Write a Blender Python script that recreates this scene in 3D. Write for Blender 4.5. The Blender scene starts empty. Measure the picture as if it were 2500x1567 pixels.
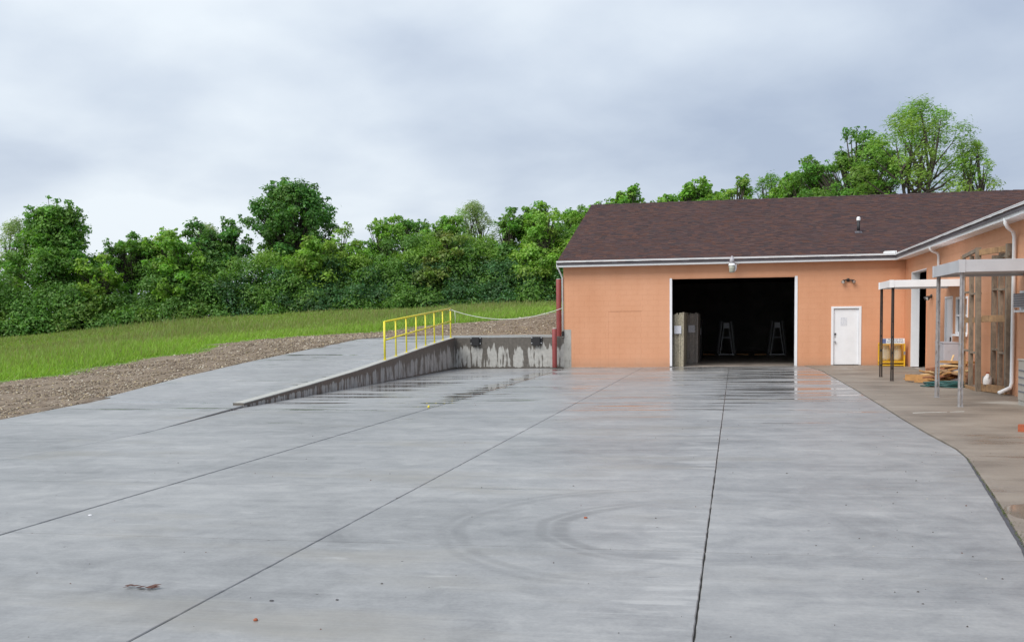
import bpy, bmesh, math, random
import numpy as np
from mathutils import Vector, Matrix, Euler

rnd = random.Random(7)
SC = bpy.context.scene
COL = SC.collection

# ------------------------------------------------------------------ camera
EYE = 1.69
cam = bpy.data.cameras.new('camera'); camo = bpy.data.objects.new('camera', cam); COL.objects.link(camo)
cam.sensor_width = 36; cam.lens = 36.0; cam.clip_end = 1500; cam.clip_start = 0.05
cam.shift_y = (937 - 783.5) / 2500.0            # the photograph's lower part is cropped away
camo.matrix_world = (Matrix.Translation((0, 0, EYE)) @ Matrix.Rotation(math.radians(12.313), 4, 'Z')
                     @ Matrix.Rotation(math.radians(86.475), 4, 'X') @ Matrix.Rotation(-0.011, 4, 'Z'))
SC.camera = camo

# ------------------------------------------------------------------ light
SUN_DIR = Vector((-0.55, -0.80, 1.05)).normalized()      # towards the sun, behind the camera
SC.view_settings.view_transform = 'Standard'; SC.view_settings.look = 'None'
SC.view_settings.gamma = 1.0; SC.view_settings.exposure = 1.0
sun = bpy.data.lights.new('sun', 'SUN'); sun.energy = 1.5; sun.angle = math.radians(38); sun.color = (1.0, 0.97, 0.92)
suno = bpy.data.objects.new('sun', sun); COL.objects.link(suno)
suno.rotation_euler = (-SUN_DIR).to_track_quat('-Z', 'Y').to_euler()

def nd(nt, t, loc=None, **kw):
    n = nt.nodes.new(t)
    for k, v in kw.items():
        if k.startswith('i_'):
            n.inputs[k[2:].replace('_', ' ')].default_value = v
        else:
            setattr(n, k, v)
    return n

def setup_world():
    w = bpy.data.worlds.new('World'); SC.world = w; w.use_nodes = True
    nt = w.node_tree; nt.nodes.clear(); L = nt.links.new
    out = nd(nt, 'ShaderNodeOutputWorld')
    sky = nd(nt, 'ShaderNodeTexSky', sky_type='NISHITA', sun_disc=False)
    sky.sun_elevation = math.asin(SUN_DIR.z); sky.sun_rotation = math.atan2(SUN_DIR.x, SUN_DIR.y)
    sky.air_density = 1.5; sky.dust_density = 3.0
    bg1 = nd(nt, 'ShaderNodeBackground'); bg1.inputs['Strength'].default_value = 0.08
    L(sky.outputs[0], bg1.inputs['Color'])
    tc = nd(nt, 'ShaderNodeTexCoord')
    sep = nd(nt, 'ShaderNodeSeparateXYZ'); L(tc.outputs['Generated'], sep.inputs[0])
    ab = nd(nt, 'ShaderNodeMath', operation='ABSOLUTE'); L(sep.outputs['Z'], ab.inputs[0])
    ad = nd(nt, 'ShaderNodeMath', operation='ADD'); L(ab.outputs[0], ad.inputs[0]); ad.inputs[1].default_value = 0.30
    dx = nd(nt, 'ShaderNodeMath', operation='DIVIDE'); L(sep.outputs['X'], dx.inputs[0]); L(ad.outputs[0], dx.inputs[1])
    dy = nd(nt, 'ShaderNodeMath', operation='DIVIDE'); L(sep.outputs['Y'], dy.inputs[0]); L(ad.outputs[0], dy.inputs[1])
    cb = nd(nt, 'ShaderNodeCombineXYZ'); L(dx.outputs[0], cb.inputs[0]); L(dy.outputs[0], cb.inputs[1])
    def noise(scale, off, detail, rough, dist=0.0, rot=0.0, sx=1.0):
        m = nd(nt, 'ShaderNodeMapping'); L(cb.outputs[0], m.inputs[0])
        m.inputs['Location'].default_value = off; m.inputs['Rotation'].default_value = (0, 0, rot)
        m.inputs['Scale'].default_value = (sx, 1, 1)
        n = nd(nt, 'ShaderNodeTexNoise'); L(m.outputs[0], n.inputs['Vector'])
        n.inputs['Scale'].default_value = scale; n.inputs['Detail'].default_value = detail
        n.inputs['Roughness'].default_value = rough; n.inputs['Distortion'].default_value = dist
        return n.outputs['Fac']
    a = noise(1.05, (2.9, 0.4, 0), 3, 0.5, 0.2, 0.35, 0.9)
    b = noise(2.6, (7.3, 2.6, 1), 6, 0.50, 0.15, 0.5, 1.0)
    m1 = nd(nt, 'ShaderNodeMath', operation='MULTIPLY'); L(a, m1.inputs[0]); m1.inputs[1].default_value = 0.66
    m2 = nd(nt, 'ShaderNodeMath', operation='MULTIPLY_ADD'); L(b, m2.inputs[0]); m2.inputs[1].default_value = 0.34; L(m1.outputs[0], m2.inputs[2])
    # the overcast is brighter on the side where the sun stands behind it
    dt = nd(nt, 'ShaderNodeVectorMath', operation='DOT_PRODUCT'); L(tc.outputs['Generated'], dt.inputs[0]); dt.inputs[1].default_value = (-0.97, -0.24, 0.0)
    m3 = nd(nt, 'ShaderNodeMath', operation='MULTIPLY_ADD'); L(dt.outputs['Value'], m3.inputs[0]); m3.inputs[1].default_value = 0.27; L(m2.outputs[0], m3.inputs[2])
    ramp = nd(nt, 'ShaderNodeValToRGB'); L(m3.outputs[0], ramp.inputs[0])
    e = ramp.color_ramp.elements
    e[0].position = 0.34; e[0].color = (0.222, 0.262, 0.338, 1)
    e[1].position = 0.63; e[1].color = (0.440, 0.476, 0.512, 1)
    c = ramp.color_ramp.elements.new(0.50); c.color = (0.335, 0.375, 0.434, 1)
    bg2 = nd(nt, 'ShaderNodeBackground'); L(ramp.outputs[0], bg2.inputs['Color']); bg2.inputs['Strength'].default_value = 1.0
    mx = nd(nt, 'ShaderNodeMixShader'); mx.inputs[0].default_value = 0.93
    L(bg1.outputs[0], mx.inputs[1]); L(bg2.outputs[0], mx.inputs[2]); L(mx.outputs[0], out.inputs['Surface'])
setup_world()

# ------------------------------------------------------------------ material helpers
def new_mat(name):
    m = bpy.data.materials.new(name); m.use_nodes = True
    nt = m.node_tree; b = nt.nodes['Principled BSDF']
    return m, nt, b

def pos_noise(nt, scale=(1, 1, 1), s=1.0, detail=4, rough=0.5, off=(0, 0, 0), dist=0.0, coord=None):
    if coord is None:
        g = nt.nodes.new('ShaderNodeNewGeometry'); coord = g.outputs['Position']
    mp = nt.nodes.new('ShaderNodeMapping'); nt.links.new(coord, mp.inputs[0])
    mp.inputs['Scale'].default_value = scale; mp.inputs['Location'].default_value = off
    n = nt.nodes.new('ShaderNodeTexNoise'); nt.links.new(mp.outputs[0], n.inputs['Vector'])
    n.inputs['Scale'].default_value = s; n.inputs['Detail'].default_value = detail
    n.inputs['Roughness'].default_value = rough; n.inputs['Distortion'].default_value = dist
    return n.outputs['Fac']

def ramp(nt, fac, stops):
    r = nt.nodes.new('ShaderNodeValToRGB'); nt.links.new(fac, r.inputs[0])
    els = r.color_ramp.elements
    while len(els) < len(stops): els.new(0.5)
    for e, (p, c) in zip(els, stops):
        e.position = p
        e.color = (c, c, c, 1) if not isinstance(c, (tuple, list)) else (*c, 1)
    return r.outputs['Color']

def mixc(nt, fac, a, b, mode='MIX'):
    m = nt.nodes.new('ShaderNodeMix'); m.data_type = 'RGBA'; m.blend_type = mode
    for val, idx in ((fac, 0), (a, 6), (b, 7)):
        if hasattr(val, 'is_linked') or hasattr(val, 'links'):
            nt.links.new(val, m.inputs[idx])
        else:
            m.inputs[idx].default_value = val if idx == 0 else (*val, 1)
    return m.outputs[2]

def math2(nt, op, a, b=None, c=None, clamp=False):
    m = nt.nodes.new('ShaderNodeMath'); m.operation = op; m.use_clamp = clamp
    for i, v in enumerate((a, b, c)):
        if v is None: continue
        if hasattr(v, 'links'): nt.links.new(v, m.inputs[i])
        else: m.inputs[i].default_value = v
    return m.outputs[0]

def smooth(nt, v, lo, hi):
    m = nt.nodes.new('ShaderNodeMapRange'); m.interpolation_type = 'SMOOTHSTEP'
    nt.links.new(v, m.inputs['Value']); m.inputs['From Min'].default_value = lo; m.inputs['From Max'].default_value = hi
    return m.outputs['Result']

def bump(nt, b, h, strength=0.2, dist=0.01):
    n = nt.nodes.new('ShaderNodeBump'); nt.links.new(h, n.inputs['Height'])
    n.inputs['Strength'].default_value = strength; n.inputs['Distance'].default_value = dist
    nt.links.new(n.outputs[0], b.inputs['Normal']); return n

MAT = {}
def plain(name, col, rough=0.6, var=0.12, scale=6.0, metal=0.0, bmp=0.0, dirt=None, dirt_amt=0.5):
    m, nt, b = new_mat(name)
    n = pos_noise(nt, (1, 1, 1), scale, 5, 0.6)
    lo = tuple(c * (1 - var) for c in col); hi = tuple(min(1, c * (1 + var)) for c in col)
    c = ramp(nt, n, [(0.3, lo), (0.7, hi)])
    if dirt:
        d = pos_noise(nt, (1, 1, 0.35), scale * 2.3, 6, 0.65, (3, 5, 1))
        c = mixc(nt, ramp(nt, d, [(1 - dirt_amt - 0.08, 0.0), (1 - dirt_amt + 0.08, 1.0)]), c, dirt)
    nt.links.new(c, b.inputs['Base Color'])
    r = ramp(nt, n, [(0.3, max(0, rough - 0.08)), (0.7, min(1, rough + 0.08))]); nt.links.new(r, b.inputs['Roughness'])
    b.inputs['Metallic'].default_value = metal
    if bmp: bump(nt, b, pos_noise(nt, (1, 1, 1), scale * 8, 4, 0.6), bmp, 0.01)
    MAT[name] = m; return m

def attr_mat(name, rough=0.7, spec=0.3, translucent=0.0, bmp=None):
    m, nt, b = new_mat(name)
    a = nt.nodes.new('ShaderNodeAttribute'); a.attribute_name = 'tint'
    nt.links.new(a.outputs['Color'], b.inputs['Base Color'])
    b.inputs['Roughness'].default_value = rough; b.inputs['Specular IOR Level'].default_value = spec
    if translucent:
        t = nt.nodes.new('ShaderNodeBsdfTranslucent')
        br = mixc(nt, 1.0, a.outputs['Color'], (1.15, 1.3, 0.55), 'MULTIPLY'); nt.links.new(br, t.inputs['Color'])
        mx = nt.nodes.new('ShaderNodeMixShader'); mx.inputs[0].default_value = translucent
        nt.links.new(b.outputs[0], mx.inputs[1]); nt.links.new(t.outputs[0], mx.inputs[2])
        nt.links.new(mx.outputs[0], nt.nodes['Material Output'].inputs['Surface'])
    if bmp: bump(nt, b, pos_noise(nt, (1, 1, 1), bmp, 3, 0.6), 0.4, 0.01)
    MAT[name] = m; return m

def yard_mat():
    m, nt, b = new_mat('wet_concrete'); L = nt.links.new
    g = nt.nodes.new('ShaderNodeNewGeometry'); P = g.outputs['Position']
    sx = nt.nodes.new('ShaderNodeSeparateXYZ'); L(P, sx.inputs[0]); X, Y = sx.outputs[0], sx.outputs[1]
    st = pos_noise(nt, (0.22, 1.3, 1), 1.0, 7, 0.62, dist=0.9, coord=P)
    st2 = pos_noise(nt, (0.7, 6.0, 1), 1.0, 5, 0.6, (4, 9, 0), coord=P)
    bl = pos_noise(nt, (1, 1, 1), 0.33, 4, 0.55, (11, 3, 0), coord=P)
    fi = pos_noise(nt, (1, 1, 1), 34.0, 3, 0.7, coord=P)
    md = pos_noise(nt, (1, 1, 1), 2.6, 6, 0.68, (8, 1, 0), 0.6, coord=P)
    v = math2(nt, 'MULTIPLY_ADD', st, 0.24, math2(nt, 'MULTIPLY_ADD', bl, 0.24, math2(nt, 'MULTIPLY_ADD', st2, 0.10, math2(nt, 'MULTIPLY_ADD', fi, 0.14, math2(nt, 'MULTIPLY', md, 0.28)))))
    col = ramp(nt, v, [(0.39, (0.165, 0.167, 0.170)), (0.50, (0.262, 0.264, 0.266)), (0.61, (0.365, 0.365, 0.360))])
    warm = ramp(nt, pos_noise(nt, (0.5, 1.4, 1), 0.5, 4, 0.6, (20, 7, 0), coord=P), [(0.55, 0.0), (0.70, 0.6)])
    col = mixc(nt, warm, col, (0.245, 0.230, 0.200))
    oi = nt.nodes.new('ShaderNodeObjectInfo')
    ov = nt.nodes.new('ShaderNodeMapRange'); L(oi.outputs['Random'], ov.inputs['Value']); ov.inputs['To Min'].default_value = 0.93; ov.inputs['To Max'].default_value = 1.06
    col = mixc(nt, 1.0, col, ov.outputs[0], 'MULTIPLY')
    # curved rubber marks left by a turning lift truck
    dx = math2(nt, 'SUBTRACT', X, -0.25); dy = math2(nt, 'SUBTRACT', Y, 8.75)
    rr = math2(nt, 'SQRT', math2(nt, 'ADD', math2(nt, 'MULTIPLY', dx, dx), math2(nt, 'MULTIPLY', dy, dy)))
    rr = math2(nt, 'ADD', rr, math2(nt, 'MULTIPLY_ADD', bl, 0.5, -0.25))
    side = smooth(nt, dx, -0.25, -1.0)
    tot = None
    for r0, wd, am in ((1.24, 0.10, 0.50), (1.38, 0.07, 0.40), (2.05, 0.08, 0.30), (2.20, 0.07, 0.22), (0.62, 0.08, 0.25)):
        d = math2(nt, 'ABSOLUTE', math2(nt, 'SUBTRACT', rr, r0))
        k = math2(nt, 'MULTIPLY', math2(nt, 'SUBTRACT', 1.0, smooth(nt, d, wd * 0.25, wd)), am)
        tot = k if tot is None else math2(nt, 'MAXIMUM', tot, k)
    # two straight faint wheel tracks
    lx = math2(nt, 'ADD', math2(nt, 'MULTIPLY', Y, 0.55), X)
    for r0, wd, am in ((2.9, 0.22, 0.18), (4.6, 0.16, 0.12)):
        d = math2(nt, 'ABSOLUTE', math2(nt, 'SUBTRACT', lx, r0))
        k = math2(nt, 'MULTIPLY', math2(nt, 'SUBTRACT', 1.0, smooth(nt, d, wd * 0.3, wd)), am)
        k = math2(nt, 'MULTIPLY', k, math2(nt, 'SUBTRACT', 1.0, smooth(nt, Y, 7.0, 9.0)))
        tot = math2(nt, 'MAXIMUM', tot, math2(nt, 'MULTIPLY', k, 1.0))
    mark = math2(nt, 'MULTIPLY', math2(nt, 'MULTIPLY', tot, math2(nt, 'MAXIMUM', side, 0.35)), math2(nt, 'MULTIPLY_ADD', st2, 2.6, -0.45, clamp=True), clamp=True)
    col = mixc(nt, mark, col, (0.10, 0.10, 0.10))
    # dark gritty specks
    vo = nt.nodes.new('ShaderNodeTexVoronoi'); L(P, vo.inputs['Vector']); vo.inputs['Scale'].default_value = 3.1
    sp = math2(nt, 'LESS_THAN', vo.outputs['Distance'], 0.035)
    spn = math2(nt, 'GREATER_THAN', pos_noise(nt, (1, 1, 1), 0.8, 2, 0.5, (2, 2, 0), coord=P), 0.56)
    col = mixc(nt, math2(nt, 'MULTIPLY', sp, spn), col, (0.05, 0.045, 0.04))
    # pale bloom beside the middle joint and along the cross joints
    pn = pos_noise(nt, (1.2, 4.5, 1), 1.0, 5, 0.6, (3, 14, 0), coord=P)
    pj = math2(nt, 'MULTIPLY', smooth(nt, X, -1.1, -0.3), math2(nt, 'LESS_THAN', X, -0.22))
    pk = smooth(nt, math2(nt, 'MULTIPLY_ADD', pj, 0.13, pn), 0.64, 0.74)
    col = mixc(nt, math2(nt, 'MULTIPLY', pk, 0.45), col, (0.46, 0.46, 0.45))
    # hairline broom marks
    br = pos_noise(nt, (0.5, 55.0, 1), 1.0, 2, 0.5, (0, 3, 0), coord=P)
    col = mixc(nt, 1.0, col, ramp(nt, br, [(0.3, 0.93), (0.7, 1.06)]), 'MULTIPLY')
    # oily spots
    ol = smooth(nt, pos_noise(nt, (1.0, 1.6, 1), 1.7, 4, 0.6, (41, 12, 0), coord=P), 0.70, 0.78)
    col = mixc(nt, math2(nt, 'MULTIPLY', ol, 0.55), col, (0.11, 0.108, 0.105))
    # water film
    far = math2(nt, 'SUBTRACT', math2(nt, 'MULTIPLY', smooth(nt, Y, 17.0, 33.0), 1.0), math2(nt, 'MULTIPLY', math2(nt, 'SUBTRACT', 1.0, smooth(nt, Y, 13.0, 22.0)), 2.2))
    film = pos_noise(nt, (0.28, 2.3, 1), 1.0, 6, 0.62, (31, 2, 0), coord=P)
    wall = math2(nt, 'SUBTRACT', 1.0, smooth(nt, math2(nt, 'ABSOLUTE', math2(nt, 'ADD', X, 9.7)), 0.5, 2.3))
    wall = math2(nt, 'MULTIPLY', wall, math2(nt, 'MULTIPLY', smooth(nt, Y, 18.5, 22.0), math2(nt, 'SUBTRACT', 1.0, smooth(nt, Y, 30.0, 35.0))))
    jt = math2(nt, 'SUBTRACT', 1.0, smooth(nt, math2(nt, 'ABSOLUTE', math2(nt, 'ADD', X, 6.5)), 0.12, 0.6))
    jt = math2(nt, 'MULTIPLY', jt, smooth(nt, Y, 19.5, 23.0))
    gar = math2(nt, 'SUBTRACT', 1.0, smooth(nt, math2(nt, 'ABSOLUTE', math2(nt, 'SUBTRACT', X, 1.15)), 1.3, 2.0))
    gar = math2(nt, 'MULTIPLY', gar, smooth(nt, Y, 17.5, 25.0))
    gar2 = math2(nt, 'MULTIPLY', smooth(nt, Y, 32.0, 36.5), math2(nt, 'SUBTRACT', 1.0, smooth(nt, math2(nt, 'ABSOLUTE', X), 2.2, 3.4)))
    gar = math2(nt, 'MAXIMUM', gar, gar2)
    bias = math2(nt, 'MULTIPLY_ADD', far, 0.030, math2(nt, 'MULTIPLY_ADD', wall, 0.10, math2(nt, 'MULTIPLY_ADD', jt, 0.13, math2(nt, 'MULTIPLY', gar, 0.085))))
    w = math2(nt, 'ADD', film, bias)
    wet = smooth(nt, w, 0.615, 0.665)
    damp = smooth(nt, w, 0.50, 0.64)
    col = mixc(nt, math2(nt, 'MULTIPLY', damp, 0.15), col, (0.12, 0.12, 0.122))
    col = mixc(nt, math2(nt, 'MULTIPLY', wet, 0.75), col, (0.105, 0.098, 0.088))
    L(col, b.inputs['Base Color'])
    dry = math2(nt, 'MULTIPLY_ADD', st, 0.25, 0.30)
    rough = math2(nt, 'SUBTRACT', dry, math2(nt, 'MULTIPLY', damp, 0.12))
    mr = nt.nodes.new('ShaderNodeMix'); L(wet, mr.inputs[0]); L(rough, mr.inputs[2]); mr.inputs[3].default_value = 0.035
    L(mr.outputs[0], b.inputs['Roughness'])
    b.inputs['Specular IOR Level'].default_value = 0.5
    h = math2(nt, 'MULTIPLY_ADD', st2, 0.5, math2(nt, 'MULTIPLY', fi, 0.5))
    bn = bump(nt, b, h, 0.25, 0.006)
    L(math2(nt, 'MULTIPLY_ADD', wet, -0.235, 0.25), bn.inputs['Strength'])
    MAT['wet_concrete'] = m

def apron_mat():
    m, nt, b = new_mat('old_concrete'); L = nt.links.new
    g = nt.nodes.new('ShaderNodeNewGeometry'); P = g.outputs['Position']
    bl = pos_noise(nt, (1, 1, 1), 0.6, 6, 0.6, (1, 3, 0), coord=P)
    st = pos_noise(nt, (0.5, 1.8, 1), 0.9, 6, 0.6, coord=P)
    fi = pos_noise(nt, (1, 1, 1), 48.0, 3, 0.75, coord=P)
    v = math2(nt, 'MULTIPLY_ADD', bl, 0.45, math2(nt, 'MULTIPLY_ADD', st, 0.35, math2(nt, 'MULTIPLY', fi, 0.2)))
    col = ramp(nt, v, [(0.36, (0.128, 0.105, 0.082)), (0.50, (0.228, 0.194, 0.158)), (0.64, (0.315, 0.275, 0.228))])
    rust = ramp(nt, pos_noise(nt, (0.8, 2.2, 1), 0.55, 5, 0.6, (9, 4, 0), coord=P), [(0.64, 0.0), (0.72, 0.55)])
    col = mixc(nt, rust, col, (0.24, 0.125, 0.07))
    # the pale dry patch beside the cabinet
    sx = nt.nodes.new('ShaderNodeSeparateXYZ'); L(P, sx.inputs[0]); X, Y = sx.outputs[0], sx.outputs[1]
    dd = math2(nt, 'ADD', math2(nt, 'ABSOLUTE', math2(nt, 'MULTIPLY', math2(nt, 'SUBTRACT', X, 5.35), 1.3)), math2(nt, 'ABSOLUTE', math2(nt, 'MULTIPLY', math2(nt, 'SUBTRACT', Y, 21.9), 1.7)))
    pale = math2(nt, 'SUBTRACT', 1.0, smooth(nt, math2(nt, 'ADD', dd, math2(nt, 'MULTIPLY_ADD', bl, 0.6, -0.3)), 0.4, 1.15))
    col = mixc(nt, math2(nt, 'MULTIPLY', pale, 0.8), col, (0.42, 0.40, 0.36))
    L(col, b.inputs['Base Color'])
    wet = ramp(nt, pos_noise(nt, (0.6, 1.5, 1), 0.8, 4, 0.55, (17, 8, 0), coord=P), [(0.60, 0.0), (0.68, 1.0)])
    # a small standing puddle near the edge joint
    q = math2(nt, 'ADD', math2(nt, 'POWER', math2(nt, 'MULTIPLY', math2(nt, 'SUBTRACT', X, 2.62), 2.6), 2.0), math2(nt, 'POWER', math2(nt, 'MULTIPLY', math2(nt, 'SUBTRACT', Y, 9.65), 1.5), 2.0))
    q = math2(nt, 'SUBTRACT', 1.0, smooth(nt, math2(nt, 'ADD', q, math2(nt, 'MULTIPLY_ADD', bl, 0.8, -0.4)), 0.45, 0.6))
    wet = math2(nt, 'MAXIMUM', wet, q)
    mr = nt.nodes.new('ShaderNodeMix'); L(wet, mr.inputs[0]); mr.inputs[2].default_value = 0.62; mr.inputs[3].default_value = 0.22
    mr2 = nt.nodes.new('ShaderNodeMix'); L(q, mr2.inputs[0]); L(mr.outputs[0], mr2.inputs[2]); mr2.inputs[3].default_value = 0.03
    L(mr2.outputs[0], b.inputs['Roughness'])
    bn = bump(nt, b, fi, 0.35, 0.006); L(math2(nt, 'MULTIPLY_ADD', q, -0.34, 0.35), bn.inputs['Strength'])
    MAT['old_concrete'] = m

def stained_wall_mat():
    """cast concrete with rain running down from its top edge: dark wet runs, pale dry tongues"""
    m, nt, b = new_mat('stained_concrete'); L = nt.links.new
    g = nt.nodes.new('ShaderNodeNewGeometry'); P = g.outputs['Position']
    sx = nt.nodes.new('ShaderNodeSeparateXYZ'); L(P, sx.inputs[0]); X, Y, Z = sx.outputs
    al = math2(nt, 'ADD', X, Y)
    cb = nt.nodes.new('ShaderNodeCombineXYZ'); L(al, cb.inputs[0]); L(math2(nt, 'MULTIPLY', Z, 0.12), cb.inputs[1])
    a1 = pos_noise(nt, (1, 1, 1), 3.0, 3, 0.55, coord=cb.outputs[0])
    a2 = pos_noise(nt, (1, 1, 1), 8.5, 3, 0.6, (4, 4, 0), coord=cb.outputs[0])
    at = nt.nodes.new('ShaderNodeAttribute'); at.attribute_name = 'rise'      # 0 at the foot, 1 at the top edge
    r = at.outputs['Fac']
    top = math2(nt, 'MULTIPLY', smooth(nt, r, 0.55, 1.0), 0.22)
    foot = math2(nt, 'MULTIPLY', math2(nt, 'SUBTRACT', 1.0, smooth(nt, r, 0.02, 0.14)), 0.35)
    v = math2(nt, 'ADD', math2(nt, 'ADD', math2(nt, 'MULTIPLY_ADD', a1, 0.62, math2(nt, 'MULTIPLY', a2, 0.50)), top), foot)
    wet = smooth(nt, v, 0.555, 0.600)
    fine = pos_noise(nt, (1, 1, 1), 9.0, 6, 0.65, coord=P)
    dry = ramp(nt, fine, [(0.3, (0.34, 0.335, 0.315)), (0.7, (0.47, 0.465, 0.44))])
    dk = ramp(nt, fine, [(0.3, (0.085, 0.076, 0.066)), (0.7, (0.140, 0.125, 0.108))])
    L(mixc(nt, wet, dry, dk), b.inputs['Base Color'])
    mr = nt.nodes.new('ShaderNodeMix'); L(wet, mr.inputs[0]); mr.inputs[2].default_value = 0.85; mr.inputs[3].default_value = 0.42
    L(mr.outputs[0], b.inputs['Roughness']); bump(nt, b, fine, 0.3, 0.01)
    MAT['stained_concrete'] = m

def paint_mat():
    m, nt, b = new_mat('orange_paint'); L = nt.links.new
    big = pos_noise(nt, (1, 1, 1), 0.55, 5, 0.55); fine = pos_noise(nt, (1, 1, 1), 26.0, 4, 0.6)
    stk = pos_noise(nt, (2.2, 2.2, 0.25), 1.0, 5, 0.6, (5, 5, 0))
    v = math2(nt, 'MULTIPLY_ADD', big, 0.5, math2(nt, 'MULTIPLY_ADD', stk, 0.3, math2(nt, 'MULTIPLY', fine, 0.2)))
    col = ramp(nt, v, [(0.36, (0.575, 0.268, 0.142)), (0.5, (0.625, 0.305, 0.170)), (0.64, (0.660, 0.335, 0.195))])
    g = nt.nodes.new('ShaderNodeNewGeometry'); sx = nt.nodes.new('ShaderNodeSeparateXYZ'); L(g.outputs['Position'], sx.inputs[0])
    splash = math2(nt, 'MULTIPLY', math2(nt, 'SUBTRACT', 1.0, smooth(nt, sx.outputs[2], -0.1, 0.35)), math2(nt, 'MULTIPLY', stk, 0.55))
    col = mixc(nt, splash, col, (0.30, 0.20, 0.14))
    L(col, b.inputs['Base Color']); b.inputs['Roughness'].default_value = 0.62
    bump(nt, b, fine, 0.5, 0.006)
    MAT['orange_paint'] = m

def ground_mat():
    m, nt, b = new_mat('soil_and_turf'); L = nt.links.new
    at = nt.nodes.new('ShaderNodeAttribute'); at.attribute_name = 'turf'
    n1 = pos_noise(nt, (1, 1, 1), 1.1, 5, 0.6); n2 = pos_noise(nt, (1, 1, 1), 9.0, 5, 0.65); n3 = pos_noise(nt, (1, 1, 1), 0.12, 3, 0.5, (3, 8, 0))
    soil = ramp(nt, math2(nt, 'MULTIPLY_ADD', n2, 0.6, math2(nt, 'MULTIPLY', n1, 0.4)), [(0.35, (0.125, 0.092, 0.066)), (0.5, (0.205, 0.160, 0.118)), (0.65, (0.275, 0.225, 0.170))])
    turf = ramp(nt, math2(nt, 'MULTIPLY_ADD', n3, 0.6, math2(nt, 'MULTIPLY', n2, 0.4)), [(0.35, (0.090, 0.165, 0.028)), (0.65, (0.150, 0.250, 0.045))])
    k = math2(nt, 'ADD', at.outputs['Fac'], math2(nt, 'MULTIPLY_ADD', n1, 0.9, -0.45))
    L(mixc(nt, smooth(nt, k, 0.35, 0.65), soil, turf), b.inputs['Base Color'])
    b.inputs['Roughness'].default_value = 0.9; b.inputs['Specular IOR Level'].default_value = 0.2
    bump(nt, b, n2, 0.6, 0.04)
    MAT['soil_and_turf'] = m

yard_mat(); apron_mat(); stained_wall_mat(); paint_mat(); ground_mat()
attr_mat('leaf', 0.5, 0.4, 0.42); attr_mat('grass_blade', 0.6, 0.25, 0.42)
attr_mat('shingle', 0.88, 0.25, 0.0, 60.0); attr_mat('stone_chip', 0.7, 0.35)
plain('bark', (0.075, 0.062, 0.05), 0.9, 0.3, 5, bmp=0.4)
plain('white_metal', (0.80, 0.81, 0.83), 0.38, 0.04, 3, dirt=(0.66, 0.67, 0.67), dirt_amt=0.25)
plain('white_paint', (0.78, 0.79, 0.82), 0.45, 0.04, 3, dirt=(0.55, 0.56, 0.58), dirt_amt=0.22)
plain('grey_panel', (0.46, 0.47, 0.50), 0.5, 0.06, 3, dirt=(0.36, 0.36, 0.36), dirt_amt=0.25)
plain('beige_metal', (0.36, 0.34, 0.31), 0.5, 0.08, 4, dirt=(0.26, 0.24, 0.21), dirt_amt=0.3)
plain('pale_grey_metal', (0.40, 0.39, 0.42), 0.5, 0.06, 4, dirt=(0.30, 0.29, 0.30), dirt_amt=0.3)
plain('galvanised', (0.36, 0.37, 0.39), 0.45, 0.2, 8, 0.3, dirt=(0.17, 0.15, 0.13), dirt_amt=0.40)
plain('rust_black_metal', (0.035, 0.028, 0.026), 0.6, 0.3, 10, dirt=(0.075, 0.045, 0.032), dirt_amt=0.4)
plain('yellow_paint', (0.80, 0.70, 0.045), 0.42, 0.08, 5, dirt=(0.70, 0.58, 0.05), dirt_amt=0.2)
plain('cage_yellow', (0.72, 0.42, 0.02), 0.45, 0.1, 8, dirt=(0.35, 0.22, 0.05), dirt_amt=0.3)
plain('red_paint', (0.27, 0.060, 0.058), 0.5, 0.12, 4, dirt=(0.15, 0.045, 0.04), dirt_amt=0.35)
plain('rubber', (0.016, 0.016, 0.018), 0.7, 0.25, 9)
plain('rope_fibre', (0.70, 0.72, 0.66), 0.85, 0.12, 30)
plain('steel', (0.5, 0.5, 0.52), 0.35, 0.1, 12, 0.8)
plain('dark_lamp', (0.022, 0.02, 0.02), 0.4, 0.2, 20)
plain('lamp_glass', (0.62, 0.60, 0.56), 0.18, 0.05, 10)
plain('globe_plastic', (0.36, 0.37, 0.31), 0.3, 0.08, 10)
plain('black_pipe', (0.02, 0.02, 0.024), 0.55, 0.3, 10)
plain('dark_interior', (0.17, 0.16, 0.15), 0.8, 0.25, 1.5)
plain('inside_floor', (0.40, 0.345, 0.30), 0.42, 0.25, 0.8, dirt=(0.22, 0.19, 0.17), dirt_amt=0.45)
plain('lumber_grey', (0.215, 0.165, 0.120), 0.75, 0.30, 5, dirt=(0.12, 0.095, 0.075), dirt_amt=0.42)
plain('lumber_brown', (0.30, 0.175, 0.085), 0.7, 0.30, 5, dirt=(0.17, 0.095, 0.05), dirt_amt=0.40)
plain('board_tan', (0.40, 0.205, 0.070), 0.65, 0.25, 7, dirt=(0.22, 0.10, 0.035), dirt_amt=0.35)
plain('board_pale', (0.56, 0.38, 0.19), 0.65, 0.18, 7, dirt=(0.42, 0.26, 0.11), dirt_amt=0.3)
plain('board_red', (0.26, 0.10, 0.045), 0.65, 0.25, 7, dirt=(0.13, 0.06, 0.035), dirt_amt=0.4)
plain('hose_green', (0.018, 0.085, 0.080), 0.4, 0.25, 20)
plain('jug_plastic', (0.72, 0.68, 0.66), 0.4, 0.06, 10)
plain('granite', (0.46, 0.42, 0.32), 0.75, 0.35, 18, dirt=(0.22, 0.19, 0.13), dirt_amt=0.42, bmp=0.5)
plain('granite_grey', (0.42, 0.38, 0.34), 0.7, 0.25, 14, dirt=(0.24, 0.21, 0.19), dirt_amt=0.4, bmp=0.4)
plain('dark_stone', (0.03, 0.03, 0.034), 0.35, 0.3, 8)
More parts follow.
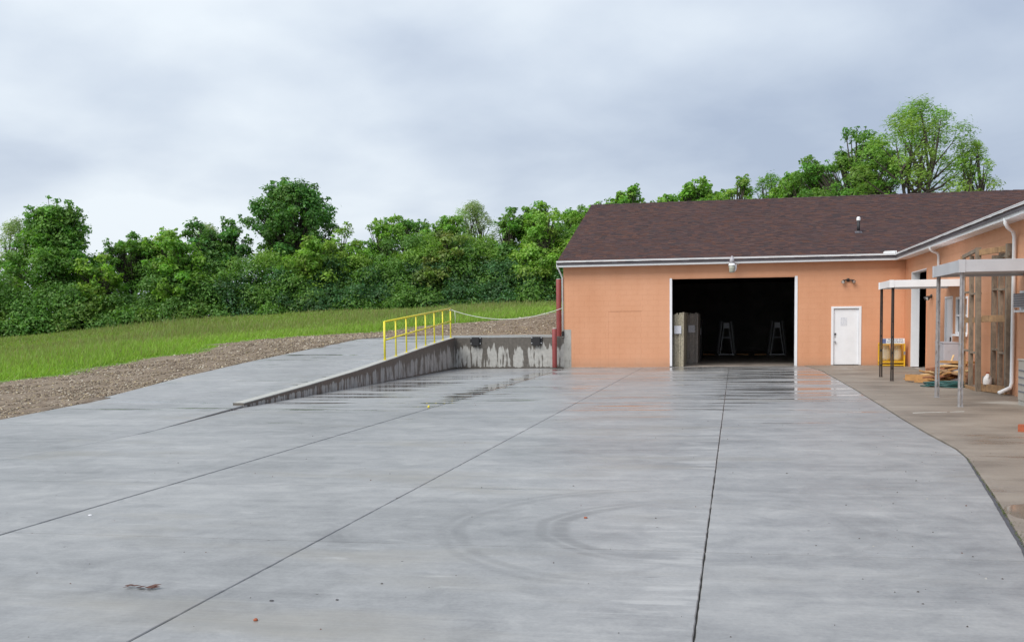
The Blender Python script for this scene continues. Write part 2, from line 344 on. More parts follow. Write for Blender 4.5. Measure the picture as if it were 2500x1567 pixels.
plain('label_film', (0.62, 0.63, 0.68), 0.3, 0.2, 40, dirt=(0.25, 0.26, 0.30), dirt_amt=0.38)
plain('black_ink', (0.02, 0.02, 0.035), 0.6, 0.1, 20)
plain('blue_ink', (0.12, 0.15, 0.30), 0.6, 0.1, 20)
plain('tank_white', (0.60, 0.56, 0.48), 0.45, 0.12, 6, dirt=(0.42, 0.33, 0.22), dirt_amt=0.35)
plain('joint_dark', (0.060, 0.056, 0.05), 0.9, 0.3, 8)
plain('joint_tar', (0.075, 0.073, 0.082), 0.6, 0.3, 20)
plain('pale_coping', (0.40, 0.40, 0.37), 0.7, 0.12, 5, dirt=(0.24, 0.235, 0.215), dirt_amt=0.3)
plain('seam_shade', (0.30, 0.125, 0.060), 0.8, 0.3, 9)
plain('glass_dark', (0.03, 0.035, 0.045), 0.08, 0.1, 3)
plain('grey_grille', (0.14, 0.15, 0.18), 0.5, 0.1, 10)
plain('brick_red', (0.33, 0.085, 0.035), 0.7, 0.2, 25)
plain('chalk', (0.72, 0.72, 0.68), 0.9, 0.1, 30)
plain('dry_leaf', (0.09, 0.035, 0.022), 0.7, 0.4, 40)
plain('pebble_dark', (0.07, 0.07, 0.075), 0.7, 0.3, 40)
plain('yellow_plastic', (0.75, 0.62, 0.05), 0.4, 0.1, 30)
plain('flashing', (0.085, 0.075, 0.085), 0.5, 0.15, 10)

# ------------------------------------------------------------------ mesh helpers
class MB:
    def __init__(s): s.v = []; s.f = []
    def quad(s, a, b, c, d):
        i = len(s.v); s.v += [tuple(a), tuple(b), tuple(c), tuple(d)]; s.f.append((i, i+1, i+2, i+3)); return s
    def poly(s, pts):
        i = len(s.v); s.v += [tuple(p) for p in pts]; s.f.append(tuple(range(i, i+len(pts)))); return s
    def hexa(s, p):                      # p: 8 corners, bottom ring then top ring (counter-clockwise from above)
        i = len(s.v); s.v += [tuple(q) for q in p]
        for f in ((3,2,1,0),(4,5,6,7),(0,1,5,4),(1,2,6,5),(2,3,7,6),(3,0,4,7)): s.f.append(tuple(i+k for k in f))
        return s
    def box(s, x0, x1, y0, y1, z0, z1):
        return s.hexa([(x0,y0,z0),(x1,y0,z0),(x1,y1,z0),(x0,y1,z0),(x0,y0,z1),(x1,y0,z1),(x1,y1,z1),(x0,y1,z1)])
    def beam(s, a, b, w, d, up=(0,0,1)):  # rectangular bar from a to b, w across, d along up
        a = Vector(a); b = Vector(b); t = (b-a).normalized(); u = Vector(up)
        if abs(t.dot(u)) > 0.95: u = Vector((0,1,0))
        r = t.cross(u).normalized(); u = r.cross(t).normalized(); r *= w/2; u *= d/2
        return s.hexa([a-r-u, a+r-u, b+r-u, b-r-u, a-r+u, a+r+u, b+r+u, b-r+u])
    def prism(s, pts, off):               # polygon pts extruded by off
        i = len(s.v); n = len(pts); o = Vector(off)
        s.v += [tuple(p) for p in pts] + [tuple(Vector(p)+o) for p in pts]
        s.f.append(tuple(range(i+n-1, i-1, -1))); s.f.append(tuple(range(i+n, i+2*n)))
        for k in range(n): s.f.append((i+k, i+(k+1)%n, i+n+(k+1)%n, i+n+k))
        return s
    def tube(s, pts, rad, n=8, cap=True):
        pts = [Vector(p) for p in pts]
        if not hasattr(rad, '__len__'): rad = [rad]*len(pts)
        i0 = len(s.v); prev = None
        for k, p in enumerate(pts):
            t = (pts[min(k+1, len(pts)-1)] - pts[max(k-1, 0)]).normalized()
            if prev is None:
                u = Vector((0,0,1)) if abs(t.z) < 0.9 else Vector((1,0,0)); u = (u - t*u.dot(t)).normalized()
            else:
                u = (prev - t*prev.dot(t)).normalized()
            prev = u; w = t.cross(u)
            for j in range(n):
                a = 2*math.pi*j/n; s.v.append(tuple(p + (u*math.cos(a)+w*math.sin(a))*rad[k]))
        for k in range(len(pts)-1):
            for j in range(n):
                a = i0+k*n+j; b = i0+k*n+(j+1)%n; s.f.append((a, b, b+n, a+n))
        if cap:
            s.f.append(tuple(i0+j for j in range(n-1, -1, -1))); e = i0+(len(pts)-1)*n; s.f.append(tuple(e+j for j in range(n)))
        return s
    def lathe(s, prof, c, n=16):          # prof (radius, z) from bottom to top
        return s.tube_profile(prof, c, n)
    def tube_profile(s, prof, c, n):
        i0 = len(s.v); cx, cy, cz = c
        for r, z in prof:
            for j in range(n):
                a = 2*math.pi*j/n; s.v.append((cx+r*math.cos(a), cy+r*math.sin(a), cz+z))
        for k in range(len(prof)-1):
            for j in range(n):
                a = i0+k*n+j; b = i0+k*n+(j+1)%n; s.f.append((a, b, b+n, a+n))
        s.f.append(tuple(i0+j for j in range(n-1,-1,-1))); e = i0+(len(prof)-1)*n; s.f.append(tuple(e+j for j in range(n)))
        return s
    def build(s, name, mat, parent=None, smooth=False, bevel=0.0, attrs=None):
        me = bpy.data.meshes.new(name); me.from_pydata(s.v, [], s.f); me.update()
        me.materials.append(MAT[mat])
        return link(name, me, parent, smooth, bevel, attrs)

def link(name, me, parent=None, smooth=False, bevel=0.0, attrs=None):
    if attrs:
        for an, (typ, data) in attrs.items():
            at = me.attributes.new(an, typ, 'POINT')
            at.data.foreach_set('value' if typ == 'FLOAT' else 'color', np.asarray(data, dtype=np.float32).ravel())
    if smooth: me.polygons.foreach_set('use_smooth', [True]*len(me.polygons))
    o = bpy.data.objects.new(name, me); COL.objects.link(o)
    if parent: o.parent = parent
    if bevel:
        b = o.modifiers.new('bevel', 'BEVEL'); b.width = bevel; b.segments = 2; b.limit_method = 'ANGLE'
    return o

def arr_mesh(name, verts, faces, mat, tint=None):
    """fast mesh from numpy arrays; every face has the same number of corners"""
    me = bpy.data.meshes.new(name); nv = len(verts); nf, k = faces.shape
    me.vertices.add(nv); me.vertices.foreach_set('co', verts.astype(np.float32).ravel())
    me.loops.add(nf*k); me.loops.foreach_set('vertex_index', faces.astype(np.int32).ravel())
    me.polygons.add(nf); me.polygons.foreach_set('loop_start', np.arange(0, nf*k, k, dtype=np.int32))
    me.update(calc_edges=True)
    if tint is not None:
        at = me.attributes.new('tint', 'FLOAT_COLOR', 'POINT')
        at.data.foreach_set('color', np.concatenate([tint, np.ones((nv, 1))], 1).astype(np.float32).ravel())
    me.materials.append(MAT[mat]); return me

def tag(o, label=None, cat=None, group=None, kind=None):
    if label: o['label'] = label
    if cat: o['category'] = cat
    if group: o['group'] = group
    if kind: o['kind'] = kind
    return o

def thing(name, label, cat, loc=(0,0,0), group=None):
    o = bpy.data.objects.new(name, None); COL.objects.link(o); o.location = loc; o.empty_display_size = 0.2
    return tag(o, label, cat, group)

# ------------------------------------------------------------------ levels
def yz(x): return -0.04 - 0.0085*(4.4 - x) if x < 4.4 else -0.04      # the yard falls gently to the dock
RAMP_Y = [-20, 12.5, 16.0, 21.0, 24.3, 28.0, 31.5, 35.4, 38.7]
RAMP_Z = [-0.17, -0.17, -0.165, -0.125, 0.04, 0.25, 0.50, 0.80, 1.02]
def ramp_z(y): return float(np.interp(y, RAMP_Y, RAMP_Z))
DOCK_Z = 1.05
WX = -10.70                                                            # yard face of the retaining wall
FY = 38.70; WGX = 5.90                                                 # facade plane, wing wall plane
LEFT_Y = [-20, 8, 17.5, 22, 27, 31, 36, 38.7]
LEFT_X = [-13.6, -13.8, -14.2, -15.0, -15.6, -15.5, -14.9, -14.7]
def ramp_left(y): return float(np.interp(y, LEFT_Y, LEFT_X))

# ------------------------------------------------------------------ ground (terrain sheet)
CT = np.array([(-14.6,2,-.25),(-14.6,12,-.24),(-14.6,18,-.2),(-14.6,24.3,.03),(-14.6,28,.24),(-14.6,35.4,.8),(-14.8,38.7,1.02),(-14.8,47,1.08),(-7,47.5,1.1),
 (-22,28,-.1),(-30,10,-.4),(-45,20,-.6),(-60,40,-.6),(-40,50,.1),(-25,45,.9),(-9.5,56,1.95),(-14,57,1.75),(-20,58,1.6),
 (-53.3,66,.86),(-45.5,72,1.53),(-39.5,75,2.2),(-29.4,80,2.62),(-22,82,2.8),(-14,84,3.05),(-65,58,.2),
 (10,75,3.0),(40,80,3.4),(60,60,2.5),(-80,80,0),(-60,110,.8),(0,130,4),(60,130,4.5),(20,56,1.5)], dtype=float)
def tps(r): return np.where(r > 1e-9, r*r*np.log(np.maximum(r, 1e-9)), 0.0)
_n = len(CT); _A = np.zeros((_n+3, _n+3))
_A[:_n,:_n] = tps(np.hypot(CT[:,None,0]-CT[None,:,0], CT[:,None,1]-CT[None,:,1])) + np.eye(_n)*2.0
_A[:_n,_n] = 1; _A[:_n,_n+1:] = CT[:,:2]; _A[_n:,:_n] = _A[:_n,_n:].T
_W = np.linalg.solve(_A, np.concatenate([CT[:,2], [0,0,0]]))
def terrain(x, y):
    x = np.clip(np.atleast_1d(np.asarray(x, float)), -95, 75); y = np.clip(np.atleast_1d(np.asarray(y, float)), -10, 130)
    r = np.hypot(x[:,None]-CT[None,:,0], y[:,None]-CT[None,:,1])
    return tps(r) @ _W[:_n] + _W[_n] + _W[_n+1]*x + _W[_n+2]*y
GE_Y = [-40, 5, 28.5, 32.7, 36.0, 43.4, 49.0, 52.9, 55.0, 56.0, 60.6, 64, 140]
GE_X = [-27, -25, -23.0, -21.2, -20.5, -21.5, -18.5, -17.1, -15.3, -12.3, -10.4, -6, 40]
def turf_amount(x, y): return np.clip((np.interp(y, GE_Y, GE_X) + 0.5*np.sin(y*0.9) + 0.3*np.sin(y*2.3+1) - x)/2.6 + 0.5, 0, 1)   # 1 on the grass side

def make_ground():
    xs = np.concatenate([np.arange(-700,-90,45), np.arange(-90,-32,2.4), np.arange(-32,-4.9,0.42), np.arange(-4.5,30,2.5), np.arange(30,90,6), np.arange(90,701,45)])
    ys = np.concatenate([np.arange(-400,-20,38), np.arange(-20,12,2.0), np.arange(12,64,0.42), np.arange(64,100,2.2), np.arange(100,140,6), np.arange(140,701,45)])
    gx, gy = np.meshgrid(xs, ys, indexing='ij'); fx, fy = gx.ravel(), gy.ravel()
    z = np.concatenate([terrain(a, b) for a, b in zip(np.array_split(fx, 12), np.array_split(fy, 12))])
    r = np.random.RandomState(3)
    t = turf_amount(fx, fy)
    near = (fx > -32) & (fx < -5) & (fy > 12) & (fy < 64)
    z = z + near*(r.rand(len(z))-0.5)*0.07*(1-0.5*t)
    le = np.interp(fy, LEFT_Y, LEFT_X)
    under = ((fx > le+0.25) & (fy < 38.9)) | ((fx > -14.5) & (fy >= 38.0) & (fy < 46.3)) | ((fx > -6.9) & (fy > 30) & (fy < 58.5) & (fx < 26)) | ((fy < 38) & (fx > le+0.25) & (fx < 60))
    edge = (~under) & (fx > le-1.0) & (fx < le+0.4) & (fy < 39)
    rz = np.interp(fy, RAMP_Y, RAMP_Z)
    z = np.where(edge, np.minimum(z, rz+0.02) , z)
    z = np.where(under, -0.75, z)
    nx, ny = len(xs), len(ys); idx = np.arange(nx*ny).reshape(nx, ny)
    F = np.stack([idx[:-1,:-1], idx[1:,:-1], idx[1:,1:], idx[:-1,1:]], -1).reshape(-1, 4)
    me = arr_mesh('ground', np.stack([fx, fy, z], 1), F, 'soil_and_turf')
    at = me.attributes.new('turf', 'FLOAT', 'POINT'); at.data.foreach_set('value', t.astype(np.float32))
    me.polygons.foreach_set('use_smooth', np.ones(len(F), dtype=bool))
    o = link('ground', me); tag(o, 'grassy field with a bare gravelly strip rising towards the trees', 'ground', kind='structure')
make_ground()

# ------------------------------------------------------------------ concrete yard, apron, ramp
EDGE_Y = [-14, -4, 1, 5, 8.2, 10.67, 12.4, 13.5, 14.3, 16, 18.3, 26, 35, 38.55]
EDGE_X = [-0.2, 0.3, 0.9, 1.55, 2.11, 2.44, 2.66, 2.80, 2.84, 2.80, 2.79, 2.83, 2.77, 2.45]
def edge_x(y): return float(np.interp(y, EDGE_Y, EDGE_X))

def slab_piece(name, left, right, y0, y1, zf, mat, parent, n=1, thick=0.13, jit=0.0):
    """one cast slab between two side curves, following the surface height zf(x, y)"""
    ys = np.linspace(y0, y1, n+1); m = MB(); jr = random.Random(int((y0+left(y0))*977))
    c = 0.006
    rows = []
    for y in ys:
        a, b = left(y)+jr.uniform(-jit, jit), right(y)+jr.uniform(-jit, jit)
        rows.append([(a, y, zf(a, y)-c), (a+c, y, zf(a, y)), (b-c, y, zf(b, y)), (b, y, zf(b, y)-c)])
    # shrink ends a little so that the edge is eased
    for k, row in enumerate(rows):
        i = len(m.v); m.v += row
        if k:
            j = i-4
            for q in range(3): m.f.append((j+q, j+q+1, i+q+1, i+q))
    # sides down
    def skirt(idx):
        base = len(m.v)
        for q in idx: x, y, z = m.v[q]; m.v.append((x, y, z-thick))
        for q in range(len(idx)-1): m.f.append((idx[q], base+q, base+q+1, idx[q+1]))
    nr = len(rows)
    skirt([4*k for k in range(nr)]); skirt([4*k+3 for k in range(nr-1, -1, -1)])
    skirt([3, 2, 1, 0]); skirt([4*(nr-1)+q for q in range(4)])
    return m.build(name, mat, parent)

def make_yard():
    base = MB()
    base.poly([(x, y, yz(x)-0.022) for x, y in ((-9.8,-14),(4.2,-14),(4.2,38.5),(-10.6,38.5),(-10.6,21),(-9.8,15.8))])
    yard = base.build('concrete_yard', 'joint_dark'); tag(yard, 'wide rain-wet grey concrete yard with long joints', 'yard', kind='structure')
    cols = [(-6.29+0.015, -3.37-0.0055), (-3.37+0.0055, -0.22-0.0055)]
    rows = [-14, -9.4, -6.4, -3.4, -0.6, 2.2, 5.0, 7.82, 10.6, 13.95, 16.9, 20.0, 23.1, 26.2, 29.3, 32.4, 35.5, 38.55]
    zf = lambda x, y: yz(x)
    def wl(y): return -9.92+0.02 if y < 15.8 else float(np.interp(y, [15.8, 20.9], [-9.90, WX+0.02]))
    for a, b in zip(rows[:-1], rows[1:]):
        g = 0.004
        for l, r in cols:
            slab_piece('slab', lambda y, l=l: l, lambda y, r=r: r, a+g, b-g, zf, 'wet_concrete', yard, n=28, jit=0.003)
        slab_piece('slab', lambda y: wl(y)+0.006, lambda y: -6.29-0.015, a+g, b-g, zf, 'wet_concrete', yard, n=28, jit=0.003)
        slab_piece('slab', lambda y: -0.22+0.0055, lambda y: edge_x(y)-0.012, a+g, b-g, zf, 'wet_concrete', yard, n=28, jit=0.003)
    # apron of older, browner concrete along the wing
    ab = MB(); ab.poly([(-0.5,-14,-0.26),(5.9,-14,-0.26),(5.9,38.6,-0.26),(2.3,38.6,-0.26),(2.6,20,-0.26),(2.0,8,-0.26)])
    apron = ab.build('apron', 'joint_dark'); tag(apron, 'older brownish concrete strip along the orange wing', 'apron', kind='structure')
    ar = [-14, -8, -2, 3.4, 7.6, 11.55, 16.0, 20.4, 24.8, 29.2, 33.6, 38.62]
    for a, b in zip(ar[:-1], ar[1:]):
        gap = lambda y: 0.010 + 0.018*math.exp(-((y-9.5)/2.6)**2)
        slab_piece('slab', lambda y: edge_x(y)+gap(y), lambda y: WGX-0.006, a+0.006, b-0.006, lambda x, y: -0.04 + 0.004*math.sin(y*1.3), 'old_concrete', apron, n=5)
    m = MB(); ys = np.linspace(-13, 38.5, 90)
    for y0, y1 in zip(ys[:-1], ys[1:]):
        a0, a1, b0, b1 = edge_x(y0)-0.03, edge_x(y1)-0.03, edge_x(y0)+gap(y0)+0.02, edge_x(y1)+gap(y1)+0.02
        m.quad((a0, y0, -0.072), (b0, y0, -0.066), (b1, y1, -0.066), (a1, y1, -0.072))
    m.build('joint_filler', 'joint_tar', apron)
    # ramp climbing to the dock, and the landing behind the dock wall
    rb = MB(); rb.poly([(-13.7,-14,-0.40),(-10.0,-14,-0.40),(-10.0,16,-0.40),(-10.8,21,-0.40),(-10.8,38.6,-0.40),(-14.6,38.6,-0.40),(-15.4,28,-0.40),(-14.1,17,-0.40)])
    rp = rb.build('ramp', 'joint_dark'); tag(rp, 'wet concrete ramp climbing beside the gravel to the loading dock', 'ramp', kind='structure')
    rr = [-14, -8, -3.0, 2.0, 7.0, 12.4, 16.9, 21.0, 26.2, 31.4, 36.2, 38.7]
    def rrr(y): return -9.92-0.010 if y < 15.8 else (float(np.interp(y, [15.8, 20.9], [-9.92, WX-0.02])) if y < 21 else WX-0.265)
    for a, b in zip(rr[:-1], rr[1:]):
        slab_piece('slab', lambda y: ramp_left(y), rrr, a+0.002, b-0.002, lambda x, y: ramp_z(y), 'wet_concrete', rp, n=6, thick=0.2)
    lb = MB(); lb.box(-14.5, -6.45, 39.0, 46.4, 0.3, 0.9)
    ld = lb.build('dock_landing', 'joint_dark'); tag(ld, 'level concrete landing at the top of the ramp', 'landing', kind='structure')
    for a, b in ((38.96, 42.7), (42.7, 46.5)):
        slab_piece('slab', lambda y: -14.7, lambda y: -10.6, a+0.004, b-0.004, lambda x, y: 1.03, 'wet_concrete', ld, thick=0.25)
        slab_piece('slab', lambda y: -10.59, lambda y: -6.44, a+0.004, b-0.004, lambda x, y: 1.04, 'wet_concrete', ld, thick=0.25)
make_yard()

# ------------------------------------------------------------------ retaining wall and dock wall
def rise_panel(name, quads, mat, parent, res=10):
    """wall panel given as (foot polyline, top polyline) with a 'rise' attribute"""
    m = MB(); rise = []
    foot, top = quads
    n = len(foot)
    for k in range(n):
        for j in range(res+1):
            t = j/res; p = Vector(foot[k]).lerp(Vector(top[k]), t); m.v.append(tuple(p)); rise.append(t)
    for k in range(n-1):
        for j in range(res):
            a = k*(res+1)+j; b = a+res+1; m.f.append((a, b, b+1, a+1))
    return m, rise

def make_walls():
    rw = thing('retaining_wall', 'tapering streaked concrete retaining wall along the yard side of the ramp', 'wall', (WX, 30, -0.2))
    def ztop(y): return ramp_z(y) + 0.055
    cuts = [20.95, 25.3, 29.7, 34.1, 38.69]
    inv = Matrix.Translation((-WX, -30, 0.2))
    for a, b in zip(cuts[:-1], cuts[1:]):
        ys = np.linspace(a+0.004, b-0.004, 6); tp = 0.26
        foot = [(WX, y, -0.24) for y in ys]; top = [(WX, y, ztop(y)) for y in ys]
        m, rise = rise_panel('wall_panel', (foot, top), None, None); cp = MB()
        def add(pts, rs):
            i = len(m.v); m.v.extend(pts); rise.extend(rs); m.f.append(tuple(range(i, i+len(pts))))
        for y0, y1 in zip(ys[:-1], ys[1:]):
            cp.quad(*[inv @ Vector(q) for q in ((WX+0.002, y0, ztop(y0)), (WX+0.002, y1, ztop(y1)), (WX-tp, y1, ztop(y1)), (WX-tp, y0, ztop(y0)))])
            cp.quad(*[inv @ Vector(q) for q in ((WX+0.002, y0, ztop(y0)-0.02), (WX+0.002, y1, ztop(y1)-0.02), (WX+0.002, y1, ztop(y1)), (WX+0.002, y0, ztop(y0)))])
            add([(WX-tp, y0, -0.24), (WX-tp, y0, ztop(y0)), (WX-tp, y1, ztop(y1)), (WX-tp, y1, -0.24)], [0.4]*4)
        for y in (ys[0], ys[-1]):
            q = [(WX, y, -0.24), (WX-tp, y, -0.24), (WX-tp, y, ztop(y)), (WX, y, ztop(y))]
            add(q if y == ys[0] else q[::-1], [0.1, 0.1, 0.9, 0.9])
        m.v = [tuple(inv @ Vector(p)) for p in m.v]
        wp = m.build('wall_panel', 'stained_concrete', rw, attrs={'rise': ('FLOAT', rise)})
        cp.build('wall_top', 'pale_coping', wp)
    # dock wall
    dw = thing('dock_wall', 'streaked concrete loading dock wall between the ramp and the building', 'wall', (-8.6, FY, -0.2))
    inv = Matrix.Translation((8.6, -FY, 0.2))
    for a, b in ((WX+0.003, -8.55), (-8.545, -6.40)):
        xs = np.linspace(a, b, 6)
        foot = [(x, FY-0.01, -0.24) for x in xs]; top = [(x, FY-0.01, DOCK_Z) for x in xs]
        m, rise = rise_panel('wall_panel', (foot, top), None, None)
        def add(pts, rs):
            i = len(m.v); m.v.extend(pts); rise.extend(rs); m.f.append(tuple(range(i, i+len(pts))))
        add([(a, FY-0.01, DOCK_Z), (b, FY-0.01, DOCK_Z), (b, FY+0.24, DOCK_Z), (a, FY+0.24, DOCK_Z)], [0.35]*4)
        add([(a, FY-0.01, -0.24), (a, FY-0.01, DOCK_Z), (a, FY+0.24, DOCK_Z), (a, FY+0.24, -0.24)], [0.5]*4)
        add([(b, FY-0.01, -0.24), (b, FY+0.24, -0.24), (b, FY+0.24, DOCK_Z), (b, FY-0.01, DOCK_Z)], [0.5]*4)
        m.v = [tuple(inv @ Vector(p)) for p in m.v]
        m.build('wall_panel', 'stained_concrete', dw, attrs={'rise': ('FLOAT', rise)})
    for cx in (-9.86, -7.45):
        m = MB(); c = Vector((cx+8.6, -0.01, 1.12)); 
        pts = [(-0.22,-0.13),(0.22,-0.13),(0.22,0.15),(-0.22,0.15)]
        m.prism([c+Vector((x, 0, z)) for x, z in pts], (0, -0.055, 0))
        pts = [(-0.145,-0.19),(0.145,-0.19),(0.145,0.13),(-0.145,0.13)]
        m.prism([c+Vector((x, -0.05, z)) for x, z in pts], (0, -0.075, 0))
        bp = m.build('dock_bumper', 'rubber', dw, bevel=0.012)
        for sx in (-0.185, 0.185):
            for sz in (-0.095, 0.115):
                b = MB(); q = c+Vector((sx, -0.05, sz)); b.tube([q, q+Vector((0,-0.02,0))], 0.026, 8); b.build('bolt', 'steel', bp)
make_walls()

# ------------------------------------------------------------------ warehouse
def cells(u0, u1, z0, z1, holes):
    us = sorted({u0, u1, *[h[0] for h in holes], *[h[1] for h in holes]}); zs = sorted({z0, z1, *[h[2] for h in holes], *[h[3] for h in holes]})
    us = [u for u in us if u0 <= u <= u1]; zs = [z for z in zs if z0 <= z <= z1]
    for a, b in zip(us[:-1], us[1:]):
        for c, d in zip(zs[:-1], zs[1:]):
            mu, mz = (a+b)/2, (c+d)/2
            if not any(h[0] < mu < h[1] and h[2] < mz < h[3] for h in holes): yield a, b, c, d

def block_rects(u0, u1, z0, z1, holes, infill=None):
    out = []; row = 0; z = z0
    while z < z1-0.01:
        zt = min(z+0.2, z1)
        segs = [(u0, u1)]
        cuts = [(h[0], h[1]) for h in holes if h[2] < (z+zt)/2 < h[3]]
        inf = [(h[0]+0.016, h[1]-0.004) for h in (infill or []) if h[2] < (z+zt)/2 < h[3]]
        for c in cuts + inf:
            ns = []
            for s in segs:
                if c[1] <= s[0] or c[0] >= s[1]: ns.append(s); continue
                if c[0] > s[0]: ns.append((s[0], c[0]))
                if c[1] < s[1]: ns.append((c[1], s[1]))
            segs = ns
        for s in segs + inf:
            off = 0.2*(row % 2) + (0.13 if s in inf else 0.0)
            k = math.floor((s[0]-off)/0.4); u = off + k*0.4
            while u < s[1]:
                a, b = max(u, s[0]), min(u+0.4, s[1])
                if s in inf and abs(zt-2.0) < 0.01 and s[1] < -3.3: b_top = 0.016
                else: b_top = 0.0
                if b-a > 0.05: out.append((round(a, 3), round(b, 3), round(z, 3), round(zt-b_top, 3)))
                u += 0.4
        z = zt; row += 1
    return out

_blk = {}
def block_mesh(w, h):
    key = (round(w, 3), round(h, 3))
    if key not in _blk:
        m = MB(); g = 0.0012; c = 0.0010; d = 0.005
        o = [(g, 0), (w-g, 0), (w-g, 0), (g, 0)]
        B = [(g, d, g), (w-g, d, g), (w-g, d, h-g), (g, d, h-g)]
        M = [(g, c, g), (w-g, c, g), (w-g, c, h-g), (g, c, h-g)]
        T = [(g+c, 0, g+c), (w-g-c, 0, g+c), (w-g-c, 0, h-g-c), (g+c, 0, h-g-c)]
        m.v = B+M+T
        m.f = [(8, 9, 10, 11)]
        for lo, hi in ((0, 4), (4, 8)):
            for k in range(4): m.f.append((lo+k, lo+(k+1) % 4, hi+(k+1) % 4, hi+k))
        me = bpy.data.meshes.new('block'); me.from_pydata(m.v, [], m.f); me.update(); me.materials.append(MAT['orange_paint'])
        _blk[key] = (me, m.v, m.f)
    return _blk[key]

def shingles(name, org, a, s, nrm, L, span, mat, parent, expo=0.14, wmin=0.10, wmax=0.32, seed=1):
    r = np.random.RandomState(seed); V = []; F = []; T = []
    org, a, s, nrm = (np.array(q, float) for q in (org, a, s, nrm))
    pal = np.array([(0.076,0.041,0.037),(0.064,0.037,0.036),(0.088,0.043,0.034),(0.050,0.034,0.035),(0.079,0.047,0.041),(0.099,0.047,0.034)])
    pw = [0.28, 0.26, 0.16, 0.14, 0.10, 0.06]
    k = 0; d = 0.0
    while d < L:
        a0, a1 = span(d)
        u = a0 - r.rand()*0.2
        while u < a1:
            w = wmin + r.rand()*(wmax-wmin); b = min(u+w, a1); u0 = max(u, a0)
            if b-u0 > 0.02:
                t = 0.006 + r.rand()*0.009; lo = d - r.rand()*0.012; hi = min(d+expo+0.03, L)
                def P(x, y, z): return org + a*x + s*y + nrm*z
                i = len(V)
                V += [P(u0, lo, t), P(b-0.003, lo, t), P(b-0.003, hi, 0.003), P(u0, hi, 0.003), P(u0, lo, -0.004), P(b-0.003, lo, -0.004)]
                F += [(i, i+1, i+2, i+3), (i+4, i+5, i+1, i), (i+4, i, i+3, i+3), (i+5, i+2, i+1, i+1)]
                c = pal[r.choice(6, p=pw)]*(0.86+r.rand()*0.28); T += [c]*6
            u += w
        d += expo; k += 1
    F = [f if f[2] != f[3] else f[:3] for f in F]
    me = bpy.data.meshes.new(name); me.from_pydata([tuple(v) for v in V], [], F); me.update(); me.materials.append(MAT[mat])
    T = np.array(T); o = link(name, me, parent, attrs={'tint': ('FLOAT_COLOR', np.concatenate([T, np.ones((len(T), 1))], 1))})
    tag(o, kind='stuff'); return o

BX0 = -6.40; BX1 = 23.7; BY1 = 57.9
EZ = 3.86; PITCH = 0.327; RIDGE_Y = 48.1
def roof_z(y): return EZ + PITCH*(y-38.35)

